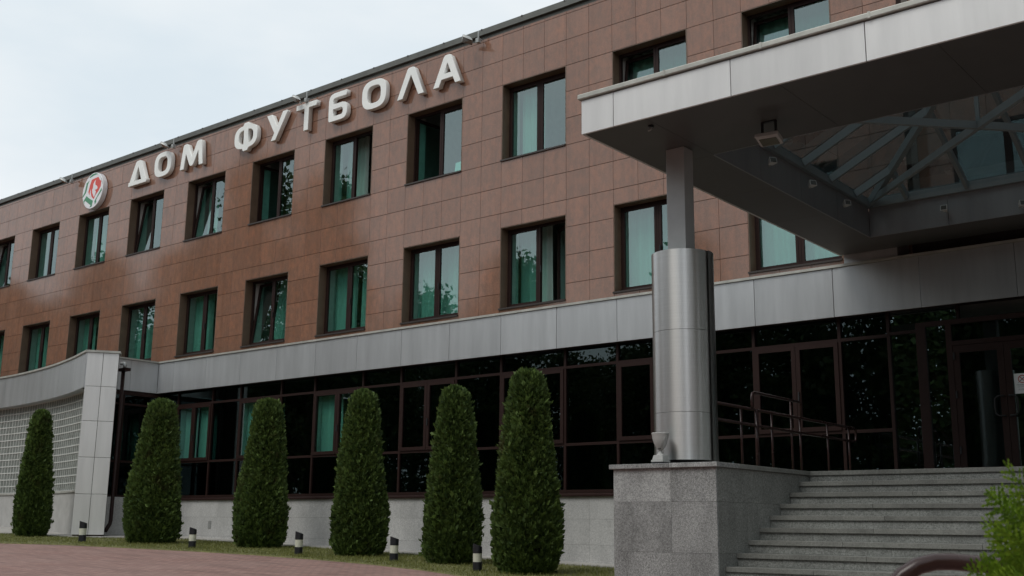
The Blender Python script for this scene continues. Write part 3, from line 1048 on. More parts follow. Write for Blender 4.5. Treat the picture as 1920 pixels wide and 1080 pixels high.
cg.bar((cx - 0.035, VY + 0.0297, cz - 0.03), (cx + 0.035, VY + 0.0297, cz + 0.03), 0.010, 0.0006, (0, 1, 0))
cg.bar((cx - 0.062, VY + 0.0296, cz - 0.055), (cx - 0.045, VY + 0.0296, cz - 0.04), 0.006, 0.0006, (0, 1, 0))
part('cigarette_symbol', cg, M['ink'], nt_)
tx = MB()
for r_, (zz, w_) in enumerate(((0.128, 0.17), (0.112, 0.14), (0.096, 0.15), (0.066, 0.12), (0.052, 0.14))):
    x = NX0 + 0.115 - w_ / 2
    while x < NX0 + 0.115 + w_ / 2:
        l = random.uniform(0.008, 0.022)
        tx.box(x, x + l, VY + 0.0298, VY + 0.0304, NZ0 + zz, NZ0 + zz + (0.007 if r_ == 0 else 0.004))
        x += l + 0.004
part('small_print', tx, M['ink'], nt_)

# ================================================================== curved screen wall with the white pier
CW = thing('curved_wall', 'concave grey panelled wall with glass blocks ending in a white tiled pier', 'wall', (-5, -2.2, 0.4))
key_pts = [(-16.0, -1.62), (-13.0, -1.52), (-10.1, -1.53), (-8.29, -1.66), (-5.97, -2.03), (-4.13, -2.48), (-3.0, -2.83), (-2.56, -2.97)]
def curve(n=60):
    P = [Vector((x, y)) for x, y in key_pts]
    res = []
    for i in range(len(P) - 1):
        p0, p1, p2, p3 = P[max(i - 1, 0)], P[i], P[i + 1], P[min(i + 2, len(P) - 1)]
        for k in range(12):
            t = k / 12
            res.append(0.5 * ((2 * p1) + (p2 - p0) * t + (2 * p0 - 5 * p1 + 4 * p2 - p3) * t * t + (3 * p1 - p0 - 3 * p2 + p3) * t ** 3))
    res.append(P[-1])
    L = [0]
    for a, b in zip(res[:-1], res[1:]): L.append(L[-1] + (b - a).length)
    return res, L
CV, CLN = curve()
def cpt(s):
    s = min(max(s, 0), CLN[-1])
    for i in range(len(CLN) - 1):
        if s <= CLN[i + 1] + 1e-9:
            t = (s - CLN[i]) / (CLN[i + 1] - CLN[i])
            p = CV[i].lerp(CV[i + 1], t)
            d = (CV[i + 1] - CV[i]).normalized()
            return p, Vector((d.y, -d.x))      # outward normal (towards -y)
    return CV[-1], Vector((0, -1))
def cstrip(s0, s1, z0, z1, off0, off1, n):
    """solid strip along the curve between two offsets (off0 outer)"""
    mb = MB()
    ring = []
    for k in range(n + 1):
        p, nn = cpt(lerp(s0, s1, k / n))
        a, b = p + nn * off0, p + nn * off1
        ring += [(a.x, a.y, z0), (a.x, a.y, z1), (b.x, b.y, z1), (b.x, b.y, z0)]
    fs = []
    for k in range(n):
        b = 4 * k
        for q in range(4): fs.append((b + q, b + 4 + q, b + 4 + (q + 1) % 4, b + (q + 1) % 4))
    fs.append((3, 2, 1, 0))
    e = 4 * n
    fs.append((e, e + 1, e + 2, e + 3))
    mb.add(ring, fs)
    bmx = bmesh.new()
    return mb
TOT = CLN[-1]
CS_END = TOT - 0.0
s = TOT
npan = 0
while s > 0.6:
    a = max(s - 1.45, 0)
    part('fascia_panel', cstrip(a + 0.004, s - 0.004, 4.17, 5.085, 0.0, -0.05, 10), M['alu'], CW)
    s = a
part('coping', cstrip(0, TOT, 5.087, 5.14, 0.035, -0.25, 70), M['coping'], CW)
part('soffit', cstrip(0, TOT - 0.42, 4.165, 4.168, -0.002, -0.30, 60), M['alu'], CW)
part('backing_wall', cstrip(0, TOT - 0.1, 0.0, 5.0, -0.31, -0.45, 60), M['render'], CW)
GB0, GB1 = 1.56, 4.16
part('grout_backing', cstrip(0, TOT - 0.40, GB0, GB1, -0.285, -0.305, 60), M['mortar'], CW)
gb = MB()
nb = int((TOT - 0.42) / 0.195)
for r_ in range(13):
    for k in range(nb):
        s0 = TOT - 0.42 - (k + 1) * 0.195
        if s0 < 1: continue
        p0, n0 = cpt(s0 + 0.012)
        p1, n1 = cpt(s0 + 0.183)
        z0, z1 = GB0 + r_ * 0.2 + 0.012, GB0 + (r_ + 1) * 0.2 - 0.012
        a, b = p0 - n0 * 0.2615, p1 - n1 * 0.2615
        c, d = p0 - n0 * 0.274 + (p1 - p0) * 0.10, p1 - n1 * 0.274 - (p1 - p0) * 0.10
        e = 0.02
        gb.add([(a.x, a.y, z0), (b.x, b.y, z0), (b.x, b.y, z1), (a.x, a.y, z1), (c.x, c.y, z0 + e), (d.x, d.y, z0 + e), (d.x, d.y, z1 - e), (c.x, c.y, z1 - e)],
               [(4, 5, 6, 7), (0, 1, 5, 4), (1, 2, 6, 5), (2, 3, 7, 6), (3, 0, 4, 7)])
gm = MB()
for r_ in range(14):
    gm_ = cstrip(1.0, TOT - 0.405, GB0 + r_ * 0.2 - 0.012, GB0 + r_ * 0.2 + 0.012, -0.258, -0.284, 60)
    gm.add(gm_.v, gm_.f)
for k in range(nb + 1):
    s0 = TOT - 0.42 - k * 0.195
    if s0 < 1: continue
    gm_ = cstrip(s0 - 0.012, s0 + 0.012, GB0 + 0.013, GB1 - 0.013, -0.2585, -0.2835, 1)
    gm.add(gm_.v, gm_.f)
o = part('grout_grid', gm, M['mortar'], CW)
o['kind'] = 'stuff'
o = part('glass_block', gb, M['glassblock'], CW)
o['kind'] = 'stuff'
part('ledge', cstrip(0, TOT - 0.36, 1.50, 1.555, -0.17, -0.31, 60), M['coping'], CW)
part('base_wall', cstrip(0, TOT - 0.36, -0.1, 1.498, -0.20, -0.309, 60), M['render'], CW)
# pier
pa, pb = Vector((-2.555, -2.955)), Vector((-2.105, -2.305))
pd = (pb - pa).normalized()
pn = Vector((pd.y, -pd.x))
PW = (pb - pa).length
pier_z = [0.42, 1.44, 2.37, 3.30, 4.20, 5.085]
def pquad(u0, u1, z0, z1, d0, d1):
    a = pa + pd * u0
    b = pa + pd * u1
    pts = [a + pn * d0, b + pn * d0, b + pn * d1, a + pn * d1]
    return MB().prism([(p.x, p.y) for p in pts], z0, z1)
for z0, z1 in zip(pier_z[:-1], pier_z[1:]):
    for u0, u1 in ((0, PW * 0.505), (PW * 0.505, PW)):
        part('pier_panel', pquad(u0 + 0.005, u1 - 0.005, z0 + 0.005, z1 - 0.005, 0, -0.03), M['alu_white'], CW, bevel=0.004)
    part('side_panel', pquad(0.0, 0.03, z0 + 0.004, z1 - 0.004, -0.034, -0.38), M['alu'], CW)
part('pier_core', pquad(0.031, PW - 0.02, 0.1, 5.08, -0.031, -0.40), M['backing'], CW)
part('pier_coping', pquad(-0.03, PW + 0.03, 5.087, 5.145, 0.03, -0.42), M['coping'], CW)
part('spout_box', MB().box(-10.6, -9.9, -1.95, -1.72, 0.92, 0.98), M['lamp'], CW)

# downpipe with hopper beside the pier
DP = thing('downpipe', 'dark brown rainwater downpipe with hopper beside the white pier', 'downpipe', (-2.3, -1.9, 0.4))
PXX, PYY = -2.43, -1.95
part('pipe', MB().tube([(PXX, PYY, 4.68), (PXX, PYY, 0.78), (PXX + 0.02, PYY - 0.03, 0.70), (PXX + 0.16, PYY - 0.22, 0.52)], 0.05, 12), M['frame'], DP, smooth=True)
hb = MB()
hb.box(PXX - 0.12, PXX + 0.22, PYY - 0.08, PYY + 0.08, 4.68, 4.76)
part('hopper', hb, M['frame'], DP)
part('hopper_pipe', MB().tube([(PXX + 0.05, PYY, 4.76), (PXX + 0.05, PYY, 4.84), (PXX + 0.0, PYY + 0.03, 4.90), (PXX - 0.3, PYY + 0.1, 4.93)], 0.045, 10), M['lamp'], DP, smooth=True)

# ================================================================== sign letters and emblem
def letter(ch, x0, x1, splines, label, z0=10.925, h=0.755):
    w = x1 - x0
    cu = bpy.data.curves.new('sign_letter', 'CURVE')
    cu.dimensions = '2D'
    cu.fill_mode = 'BOTH'
    cu.extrude = 0.062
    cu.bevel_depth = 0.006
    cu.bevel_resolution = 1
    for sp in splines:
        s_ = cu.splines.new('POLY')
        s_.points.add(len(sp) - 1)
        for p, (a, b) in zip(s_.points, sp): p.co = (a * w, b * h, 0, 1)
        s_.use_cyclic_u = True
    tmp = bpy.data.objects.new('tmp', cu)
    COL.objects.link(tmp)
    dg = bpy.context.evaluated_depsgraph_get()
    me = bpy.data.meshes.new_from_object(tmp.evaluated_get(dg))
    bpy.data.objects.remove(tmp)
    me.name = 'sign_letter'
    me.materials.clear()
    me.materials.append(M['letter'])
    o = bpy.data.objects.new('sign_letter', me)
    COL.objects.link(o)
    o.location = (x0, -0.105, z0)
    o.rotation_euler = (R(90), 0, 0)
    tag(o, label, 'letter', 'white letters of the roof sign')
    st = MB()
    for fx in (0.2, 0.8):
        st.box(x0 + w * fx - 0.02, x0 + w * fx + 0.02, -0.045, -0.008, z0 + 0.1, z0 + 0.14)
    return o

def ellring(hw, rx, ry, n=40, p=2.6, cx=0.5, cy=0.5):
    """superellipse in unit space"""
    res = []
    for k in range(n):
        a = 2 * math.pi * k / n
        c, s_ = math.cos(a), math.sin(a)
        res.append((cx + rx * math.copysign(abs(c) ** (2 / p), c), cy + ry * math.copysign(abs(s_) ** (2 / p), s_)))
    return res
tw_ = 0.175
LAM = [(0, 0), (0.20, 0), (0.50, 0.76), (0.80, 0), (1, 0), (0.635, 0.94), (0.60, 0.985), (0.56, 1.0), (0.44, 1.0), (0.40, 0.985), (0.365, 0.94)]
letter('Д', -5.95, -4.99, [[(-0.0, 0), (1.0, 0), (1.0, 0.155), (0.945, 0.155), (0.65, 0.94), (0.615, 0.985), (0.57, 1), (0.43, 1), (0.385, 0.985), (0.35, 0.94), (0.055, 0.155), (0, 0.155)],
                           [(0.285, 0.165), (0.5, 0.76), (0.715, 0.165)]], 'white triangular letter with closed base, first on the sign beside the emblem')
letter('О', -4.58, -3.73, [ellring(0, 0.5, 0.5, 48, 2.9), ellring(0, 0.29, 0.315, 48, 2.9)], 'white round letter in the middle of the first word')
letter('М', -3.24, -2.13, [[(0, 0), (0.165, 0), (0.225, 0.63), (0.41, 0.12), (0.45, 0.06), (0.5, 0.045), (0.55, 0.06), (0.59, 0.12), (0.775, 0.63), (0.835, 0), (1, 0), (0.90, 0.93), (0.87, 0.985), (0.82, 1.0), (0.76, 1.0), (0.715, 0.975), (0.69, 0.93), (0.5, 0.38), (0.31, 0.93), (0.285, 0.975), (0.24, 1.0), (0.18, 1.0), (0.13, 0.985), (0.10, 0.93)]],
       'white letter M closing the first word of the roof sign')
sb = 0.09
FI = []
for k in range(0, 41):      # outer ring, broken by the stem at top and bottom
    a = -math.pi / 2 + 2 * math.pi * k / 40
    FI.append(a)
def se(a, rx, ry, p=2.9, cx=0.5, cy=0.5):
    c, s_ = math.cos(a), math.sin(a)
    return (cx + rx * math.copysign(abs(c) ** (2 / p), c), cy + ry * math.copysign(abs(s_) ** (2 / p), s_))
outer = [(0.5 - sb, -0.04), (0.5 + sb, -0.04)]
ee = [se(-math.pi / 2 + math.pi * k / 20, 0.5, 0.44) for k in range(21)]
outer += [p for p in ee if p[0] > 0.5 + sb]
outer += [(0.5 + sb, 1.04), (0.5 - sb, 1.04)]
ee = [se(math.pi / 2 + math.pi * k / 20, 0.5, 0.44) for k in range(21)]
outer += [p for p in ee if p[0] < 0.5 - sb]
ri = [p for p in [se(-math.pi / 2 + math.pi * k / 20, 0.325, 0.285) for k in range(21)] if p[0] > 0.5 + sb + 0.005]
ri = [(0.5 + sb, 0.5 - 0.283)] + ri + [(0.5 + sb, 0.5 + 0.283)]
le = [(1 - x, y) for x, y in ri]
letter('Ф', -0.67, 0.33, [outer, ri, le], 'white letter with a stem through a ring, opening the second word')
letter('У', 0.74, 1.58, [[(0.25, 0), (0.47, 0), (1.0, 0.94), (0.985, 1.0), (0.79, 1.0), (0.525, 0.47), (0.24, 1.0), (0.0, 1.0), (0.405, 0.27)]], 'white letter like a Y, second in the second word')
letter('Т', 1.97, 2.77, [[(0.41, 0), (0.62, 0), (0.62, 0.825), (1, 0.825), (1, 1), (0, 1), (0, 0.825), (0.41, 0.825)]], 'white T shaped letter under the second floodlight from the right')
letter('Б', 3.27, 3.96, [[(0.08, 0), (0.72, 0), (0.86, 0.025), (0.95, 0.09), (1, 0.2), (1, 0.4), (0.95, 0.51), (0.86, 0.575), (0.72, 0.60), (0.22, 0.60), (0.22, 0.74), (0.27, 0.81), (0.34, 0.83), (0.95, 0.83), (0.95, 1.0), (0.28, 1.0), (0.13, 0.97), (0.04, 0.89), (0.0, 0.76), (0, 0.1), (0.02, 0.03)],
                         [(0.22, 0.165), (0.22, 0.435), (0.66, 0.435), (0.74, 0.42), (0.78, 0.36), (0.78, 0.24), (0.74, 0.18), (0.66, 0.165)]], 'white letter with flat top flag and closed lower bowl in the second word')
letter('О', 4.52, 5.37, [ellring(0, 0.5, 0.5, 48, 2.9), ellring(0, 0.29, 0.315, 48, 2.9)], 'white round letter in the second word, third from the right end')
letter('Л', 5.78, 6.67, [LAM], 'white letter like an A without crossbar, last but one on the sign')
letter('А', 6.99, 7.86, [[(0, 0), (0.20, 0), (0.29, 0.225), (0.71, 0.225), (0.80, 0), (1, 0), (0.635, 0.94), (0.60, 0.985), (0.56, 1.0), (0.44, 1.0), (0.40, 0.985), (0.365, 0.94)],
                         [(0.355, 0.385), (0.5, 0.76), (0.645, 0.385)]], 'white letter A with crossbar, last at the right end of the sign')

EM = thing('emblem_sign', 'round white emblem with red and green shapes beside the letters', 'sign', (-7.98, -0.1, 11.18))
ER, EC = 0.60, (-8.0, 11.18)
dsk = MB()
pts = [(EC[0] + ER * math.cos(2 * math.pi * k / 64), EC[1] + ER * math.sin(2 * math.pi * k / 64)) for k in range(64)]
dsk.yprism(pts, -0.19, -0.02)
o = part('disc', dsk, M['emb_white'], EM, bevel=0.012)
smooth_by_angle(o)
def em(pts):
    res = []
    for x, y in pts:
        u = (x - 338) / 235.0
        v = (548 - 80 * u - y) / 432.0
        u2 = u - 0.02 * v
        l = math.hypot(u2, v)
        if l > 0.965: u2, v = u2 * 0.965 / l, v * 0.965 / l
        res.append((EC[0] + u2 * ER, EC[1] + v * ER))
    area = sum(a[0] * b[1] - b[0] * a[1] for a, b in zip(res, res[1:] + res[:1]))
    return res if area > 0 else res[::-1]
def flat(pts, y):
    mb = MB()
    mb.yprism(em(pts), y, -0.188)
    return mb
part('red_field', flat([(300, 285), (370, 248), (452, 213), (492, 285), (527, 312), (522, 430), (480, 545), (412, 655), (400, 690), (378, 752), (330, 700), (300, 620), (288, 680), (262, 640), (240, 590), (262, 440)], -0.193), M['emb_red'], EM)
wf = flat([(400, 285), (375, 315), (348, 390), (345, 490), (330, 530), (340, 600), (362, 660), (380, 700), (405, 655), (420, 575), (395, 530), (430, 515), (455, 485), (440, 440), (395, 400), (388, 350)], -0.196)
part('white_profile', wf, M['emb_white'], EM)
part('white_slit', flat([(300, 510), (280, 590), (276, 690), (300, 690), (315, 660), (300, 600)], -0.196), M['emb_white'], EM)
for g_ in ([(240, 220), (310, 150), (380, 118), (455, 118), (430, 145), (350, 175), (290, 215), (250, 240)],
           [(170, 385), (245, 305), (215, 390), (205, 480), (185, 600), (115, 725), (108, 690), (150, 600), (182, 400)],
           [(548, 475), (552, 540), (520, 600), (470, 690), (440, 770), (448, 820), (415, 875), (402, 800), (440, 720), (500, 580)],
           [(488, 150), (530, 200), (560, 280), (578, 380), (555, 335), (520, 225)],
           [(205, 680), (260, 730), (362, 790), (348, 930), (300, 960), (318, 900), (250, 850), (180, 795), (160, 830), (160, 885), (128, 830)]):
    part('green_segment', flat(g_, -0.193), M['emb_green'], EM)

# ================================================================== floodlights on the roof edge
def roof_flood(x, z, label):
    T = thing('floodlight', label, 'floodlight', (x, -0.1, z), group='floodlights along the roof edge')
    # hood: a domed housing over a tilted rectangular lens that looks down at the facade
    q = [Vector((x - 0.40, -0.30, z + 0.0)), Vector((x - 0.14, -0.56, z + 0.0)), Vector((x + 0.10, -0.42, z - 0.13)), Vector((x - 0.14, -0.16, z - 0.12))]
    qc = sum(q, Vector()) / 4
    q = [qc + (p_ - qc) * 0.85 for p_ in q]
    up_n = Vector((-0.30, 0.0, 1.0)).normalized()
    rings = []
    for sc, lift in ((1.0, 0.0), (1.0, 0.03), (0.86, 0.08), (0.62, 0.115), (0.25, 0.125)):
        for a_, b_ in zip(q, q[1:] + q[:1]):
            for t_ in (0.06, 0.5, 0.94):
                p_ = a_.lerp(b_, t_)
                rings.append(qc + (p_ - qc) * sc + up_n * lift)
    hd = MB()
    n = 12
    fs = []
    for i in range(4):
        for k in range(n): fs.append((i * n + k, i * n + (k + 1) % n, (i + 1) * n + (k + 1) % n, (i + 1) * n + k))
    fs.append(tuple(4 * n + k for k in range(n)))
    fs.append(tuple(k for k in range(n - 1, -1, -1)))
    hd.add(rings, fs)
    smooth_by_angle(part('hood', hd, M['lamp'], T), 50)
    ln = MB()
    lq = [qc + (p_ - qc) * 0.88 - up_n * 0.004 for p_ in q]
    ln.add(lq + [p_ + up_n * 0.003 for p_ in lq], [(3, 2, 1, 0), (4, 5, 6, 7)])
    part('lens', ln, M['lamp_glass'], T)
    br = MB()
    br.box(x + 0.02, x + 0.07, -0.20, -0.078, z - 0.02, z + 0.02)
    br.box(x + 0.03, x + 0.06, -0.20, -0.17, z - 0.02, z + 0.20)
    br.box(x + 0.0, x + 0.09, -0.24, -0.15, z - 0.10, z + 0.01)
    part('bracket', br, M['lamp'], T)
roof_flood(8.36, 11.80, 'grey hooded floodlight on the roof edge right of the last letter')
roof_flood(2.34, 11.80, 'grey hooded floodlight on the roof edge above the T shaped letter')
roof_flood(-3.68, 11.80, 'grey hooded floodlight on the roof edge above the first word')
roof_flood(-9.42, 11.80, 'grey hooded floodlight on the roof edge left of the emblem')

# ================================================================== entrance canopy
CX0, CX1, CY0, CY1, CZ0, CZ1 = 16.98, 23.64, -8.09, -0.615, 5.28, 5.70
OX0, OX1, OY0, OY1 = 17.86, 22.76, -6.50, -1.49
CA = thing('entrance_canopy', 'flat grey entrance canopy with pyramid glass skylight over the terrace', 'canopy', (20.3, -4.3, 5.28))
cj = [CX0, 17.43, 18.945, 20.435, 21.925, CX1]
for a, b in zip(cj[:-1], cj[1:]):
    part('fascia_panel', MB().box(a + (0.004 if a != CX0 else 0), b - 0.004, CY0, CY0 + 0.03, CZ0, CZ1), M['alu_white'], CA, bevel=0.004)
for k in range(5):
    a, b = lerp(CY0 + 0.031, CY1, k / 5), lerp(CY0 + 0.031, CY1, (k + 1) / 5)
    part('fascia_panel', MB().box(CX0, CX0 + 0.03, a + 0.003, b - 0.003, CZ0, CZ1), M['alu_white'], CA)
    part('fascia_panel', MB().box(CX1 - 0.03, CX1, a + 0.003, b - 0.003, CZ0, CZ1), M['alu_white'], CA)
# coping in short lengths with seams
cx_ = [CX0 - 0.04, 18.14, 19.325, 20.50, 21.68, 22.86, CX1 + 0.04]
for a, b in zip(cx_[:-1], cx_[1:]):
    part('coping', MB().box(a + 0.002, b - 0.002, CY0 - 0.035, CY0 + 0.35, CZ1 + 0.012, CZ1 + 0.075), M['coping'], CA, bevel=0.010)
    part('coping_joint', MB().box(b - 0.012, b + 0.012, CY0 - 0.039, CY0 + 0.353, CZ1 + 0.010, CZ1 + 0.079), M['coping'], CA)
part('coping', MB().box(CX0 - 0.035, CX0 + 0.3, CY0 + 0.352, CY1, CZ1 + 0.012, CZ1 + 0.074), M['coping'], CA)
part('coping', MB().box(CX1 - 0.3, CX1 + 0.035, CY0 + 0.352, CY1, CZ1 + 0.012, CZ1 + 0.074), M['coping'], CA)
# soffit panels
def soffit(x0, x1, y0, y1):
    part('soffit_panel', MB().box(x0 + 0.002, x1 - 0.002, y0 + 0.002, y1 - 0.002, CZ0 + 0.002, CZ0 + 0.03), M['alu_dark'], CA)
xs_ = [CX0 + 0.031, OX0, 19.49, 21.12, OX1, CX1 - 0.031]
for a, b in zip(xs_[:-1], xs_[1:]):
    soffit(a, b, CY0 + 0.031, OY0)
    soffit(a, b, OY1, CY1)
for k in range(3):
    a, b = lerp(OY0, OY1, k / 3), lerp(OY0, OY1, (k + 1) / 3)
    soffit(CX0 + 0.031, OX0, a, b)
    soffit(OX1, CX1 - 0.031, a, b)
# roof deck around the opening
dk = MB()
for b_ in ((CX0 + .031, CX1 - .031, CY0 + .031, OY0 - .02), (CX0 + .031, CX1 - .031, OY1 + .02, CY1), (CX0 + .031, OX0 - .02, OY0 - .02, OY1 + .02), (OX1 + .02, CX1 - .031, OY0 - .02, OY1 + .02)):
    dk.box(b_[0], b_[1], b_[2], b_[3], CZ0 + 0.034, CZ1 + 0.01)
part('roof_deck', dk, M['backing'], CA)
# vertical lining of the opening
ZI = 5.75
for k in range(4):
    a, b = lerp(OY0, OY1, k / 4), lerp(OY0, OY1, (k + 1) / 4)
    part('lining_panel', MB().box(OX0 - 0.018, OX0, a + 0.003, b - 0.003, CZ0, ZI), M['lining'], CA)
    part('lining_panel', MB().box(OX1, OX1 + 0.018, a + 0.003, b - 0.003, CZ0, ZI), M['lining'], CA)
for k in range(4):
    a, b = lerp(OX0, OX1, k / 4), lerp(OX0, OX1, (k + 1) / 4)
    part('lining_panel', MB().box(a + 0.003, b - 0.003, OY1, OY1 + 0.018, CZ0, ZI), M['lining'], CA)
    part('lining_panel', MB().box(a + 0.003, b - 0.003, OY0 - 0.018, OY0, CZ0, ZI), M['lining'], CA)
# pyramid skylight
AP = Vector((20.31, -3.98, 7.02))
zb = 5.83
ix0, ix1, iy0, iy1 = OX0 + 0.06, OX1 - 0.06, OY0 + 0.06, OY1 - 0.06
sk = MB()
sk.box(OX0 - 0.03, OX1 + 0.03, OY0 - 0.03, iy0, ZI + 0.002, zb)
sk.box(OX0 - 0.03, OX1 + 0.03, iy1, OY1 + 0.03, ZI + 0.002, zb)
sk.box(OX0 - 0.03, ix0, iy0, iy1, ZI + 0.002, zb)
sk.box(ix1, OX1 + 0.03, iy0, iy1, ZI + 0.002, zb)
for b_ in ((OX0 - 0.03, OX1 + 0.03, OY0 - 0.03, iy0 - 0.04), (OX0 - 0.03, OX1 + 0.03, iy1 + 0.04, OY1 + 0.03), (OX0 - 0.03, ix0 - 0.04, iy0 - 0.04, iy1 + 0.04), (ix1 + 0.04, OX1 + 0.03, iy0 - 0.04, iy1 + 0.04)):
    sk.box(*b_, zb + 0.0005, zb + 0.085)
part('skylight_curb', sk, M['skyframe'], CA)
crn = [Vector((ix0, iy0, zb)), Vector((ix1, iy0, zb)), Vector((ix1, iy1, zb)), Vector((ix0, iy1, zb))]
for c in crn:
    part('hip_rafter', MB().bar(c, AP, 0.075, 0.13), M['skyframe'], CA)
def on_face(c0, c1, f, g=1.0):
    return c0.lerp(c1, f)
for e in range(4):
    c0, c1 = crn[e], crn[(e + 1) % 4]
    mid = (c0 + c1) / 2
    inward = (Vector((AP.x, AP.y, 0)) - Vector((mid.x, mid.y, 0))).normalized()
    L_ = (c1 - c0).length
    fr_ = [0.12, 0.31, 0.5, 0.69, 0.88]
    for f in fr_:
        p = c0.lerp(c1, f)
        # runs up the slope until it meets the hip
        t = 2 * min(f, 1 - f)
        q = p + (AP - mid) * t
        if t > 0.99: q = p + (AP - mid) * 0.97
        part('rafter', MB().bar(p + (q - p) * 0.0, q, 0.055, 0.11), M['skyframe'], CA)
    nrm = (c1 - c0).cross(AP - c0).normalized()
    fr2 = [0.0] + fr_ + [1.0]
    for fa, fb_ in zip(fr2[:-1], fr2[1:]):
        ta, tb = 2 * min(fa, 1 - fa), 2 * min(fb_, 1 - fb_)
        poly = [c0.lerp(c1, fa), c0.lerp(c1, fb_), c0.lerp(c1, fb_) + (AP - mid) * tb, c0.lerp(c1, fa) + (AP - mid) * ta]
        if ta < 1e-6: poly = poly[:3]
        if tb < 1e-6: poly = [poly[0], poly[1], poly[3]]
        off = nrm * 0.075
        n_ = len(poly)
        vs = [p + off for p in poly] + [p + off + nrm * 0.012 for p in poly]
        fs = [tuple(range(n_ - 1, -1, -1)), tuple(range(n_, 2 * n_))] + [(i, (i + 1) % n_, n_ + (i + 1) % n_, n_ + i) for i in range(n_)]
        part('glass_pane', MB().add(vs, fs), M['pane_sky'], CA)
zt = zb + 0.02
part('tie_bar', MB().bar((ix0 + 0.02, iy1 - 0.02, zt), (ix1 - 0.02, iy0 + 0.02, zt), 0.06, 0.10), M['skyframe'], CA)
part('tie_bar', MB().bar((ix0 + 0.02, iy0 + 0.02, zt + 0.002), (ix1 - 0.02, iy1 - 0.02, zt + 0.002), 0.058, 0.098), M['skyframe'], CA)
part('king_post', MB().bar((AP.x, AP.y, zt + 0.05), (AP.x, AP.y, AP.z), 0.05, 0.05, (0, 1, 0)), M['skyframe'], CA)
# stub under the back of the left beam, resting on the fascia coping
part('bearing_block', MB().box(CX0 + 0.06, 17.95, -0.575, -0.02, Z_COP + 0.014, CZ0 + 0.2), M['alu'], CA)
part('rear_beam', MB().box(CX0 + 0.04, CX1 - 0.04, CY1 + 0.002, -0.03, CZ0 + 0.22, CZ1), M['backing'], CA)

# ================================================================== canopy column
AX, AY = 17.60, -6.90
CC = thing('canopy_column', 'round brushed steel column with square grey post under the canopy corner', 'column', (AX, AY, 1.445))
part('post', MB().box(AX - 0.125, AX + 0.125, AY - 0.11, AY + 0.11, 3.90, CZ0 + 0.001), M['post'], CC, bevel=0.006)
camdir = math.atan2(-18.2 - AY, 24.2 - AX)
a0 = camdir + R(55)
for z0, z1 in ((1.505, 2.042), (2.046, 2.996), (3.000, 3.955)):
    mb = MB()
    mb.lathe([(0.345, z0), (0.36, z0), (0.36, z1), (0.345, z1)], (AX, AY), 96)
    o = part('steel_drum', mb, M['steel'], CC)
    smooth_by_angle(o, 30)
mb = MB()
mb.lathe([(0.365, 1.50), (0.376, 1.50), (0.376, 3.957), (0.365, 3.957)], (AX, AY), 30, a0, a0 + R(80))
o = part('cover_strip', mb, M['steel'], CC)
smooth_by_angle(o, 30)
part('drum_lid', MB().lathe([(0.0, 3.940), (0.346, 3.940), (0.346, 3.93), (0.0, 3.93)], (AX, AY), 64), M['coping'], CC)
part('base_ring', MB().lathe([(0.30, 1.446), (0.30, 1.52), (0.0, 1.52)], (AX, AY), 48), M['dark'], CC)

# ================================================================== pedestal, terrace and stairs
ZT = 1.445
PX0, PX1, PY0 = 17.05, 18.36, -7.58
PD = thing('granite_pedestal', 'grey granite slab pedestal carrying the steel column', 'pedestal', (17.7, -6.5, -0.2))
zr = [-0.5, -0.06, 0.49, 1.03, 1.392]
fx = [PX0, 17.80, PX1]
for r_ in range(4):
    for a, b in zip(fx[:-1], fx[1:]):
        part('granite_slab', MB().box(a + 0.0012, b - 0.0012, PY0 + random.uniform(-.0012, .0012), PY0 + 0.03, zr[r_] + 0.0012, zr[r_ + 1] - 0.0012), M['granite'], PD)
    ys = [PY0 + 0.031, -6.51, -5.55, -4.6] if r_ % 2 else [PY0 + 0.031, -6.9, -5.9, -4.9]
    for a, b in zip(ys[:-1], ys[1:]):
        part('granite_slab', MB().box(PX1 - 0.03, PX1 + random.uniform(-.001, .001), a + 0.0012, b - 0.0012, zr[r_] + 0.0012, zr[r_ + 1] - 0.0012), M['granite_dark'], PD)
    part('granite_slab', MB().box(PX0, PX0 + 0.03, PY0 + 0.031, -4.6, zr[r_] + 0.0012, zr[r_ + 1] - 0.0012), M['granite'], PD)
part('core', MB().box(PX0 + 0.031, PX1 - 0.031, PY0 + 0.032, -4.6, -0.5, 1.39), M['backing'], PD)
part('coping_slab', MB().box(PX0 - 0.04, 17.795, PY0 - 0.035, -7.10, 1.394, ZT), M['granite'], PD, bevel=0.005)
part('coping_slab', MB().box(17.798, PX1 + 0.03, PY0 - 0.035, -7.10, 1.394, ZT), M['granite'], PD, bevel=0.005)
part('coping_slab', MB().box(PX1 - 0.4, PX1 + 0.03, -7.097, -6.2, 1.394, ZT - 0.0005), M['granite_tread'], PD, bevel=0.005)
part('coping_slab', MB().box(PX1 - 0.4, PX1 + 0.03, -6.197, -5.27, 1.394, ZT - 0.0005), M['granite_tread'], PD, bevel=0.005)
part('coping_slab', MB().box(PX0 - 0.04, PX1 - 0.403, -7.097, -4.6, 1.394, ZT - 0.0008), M['granite_tread'], PD)

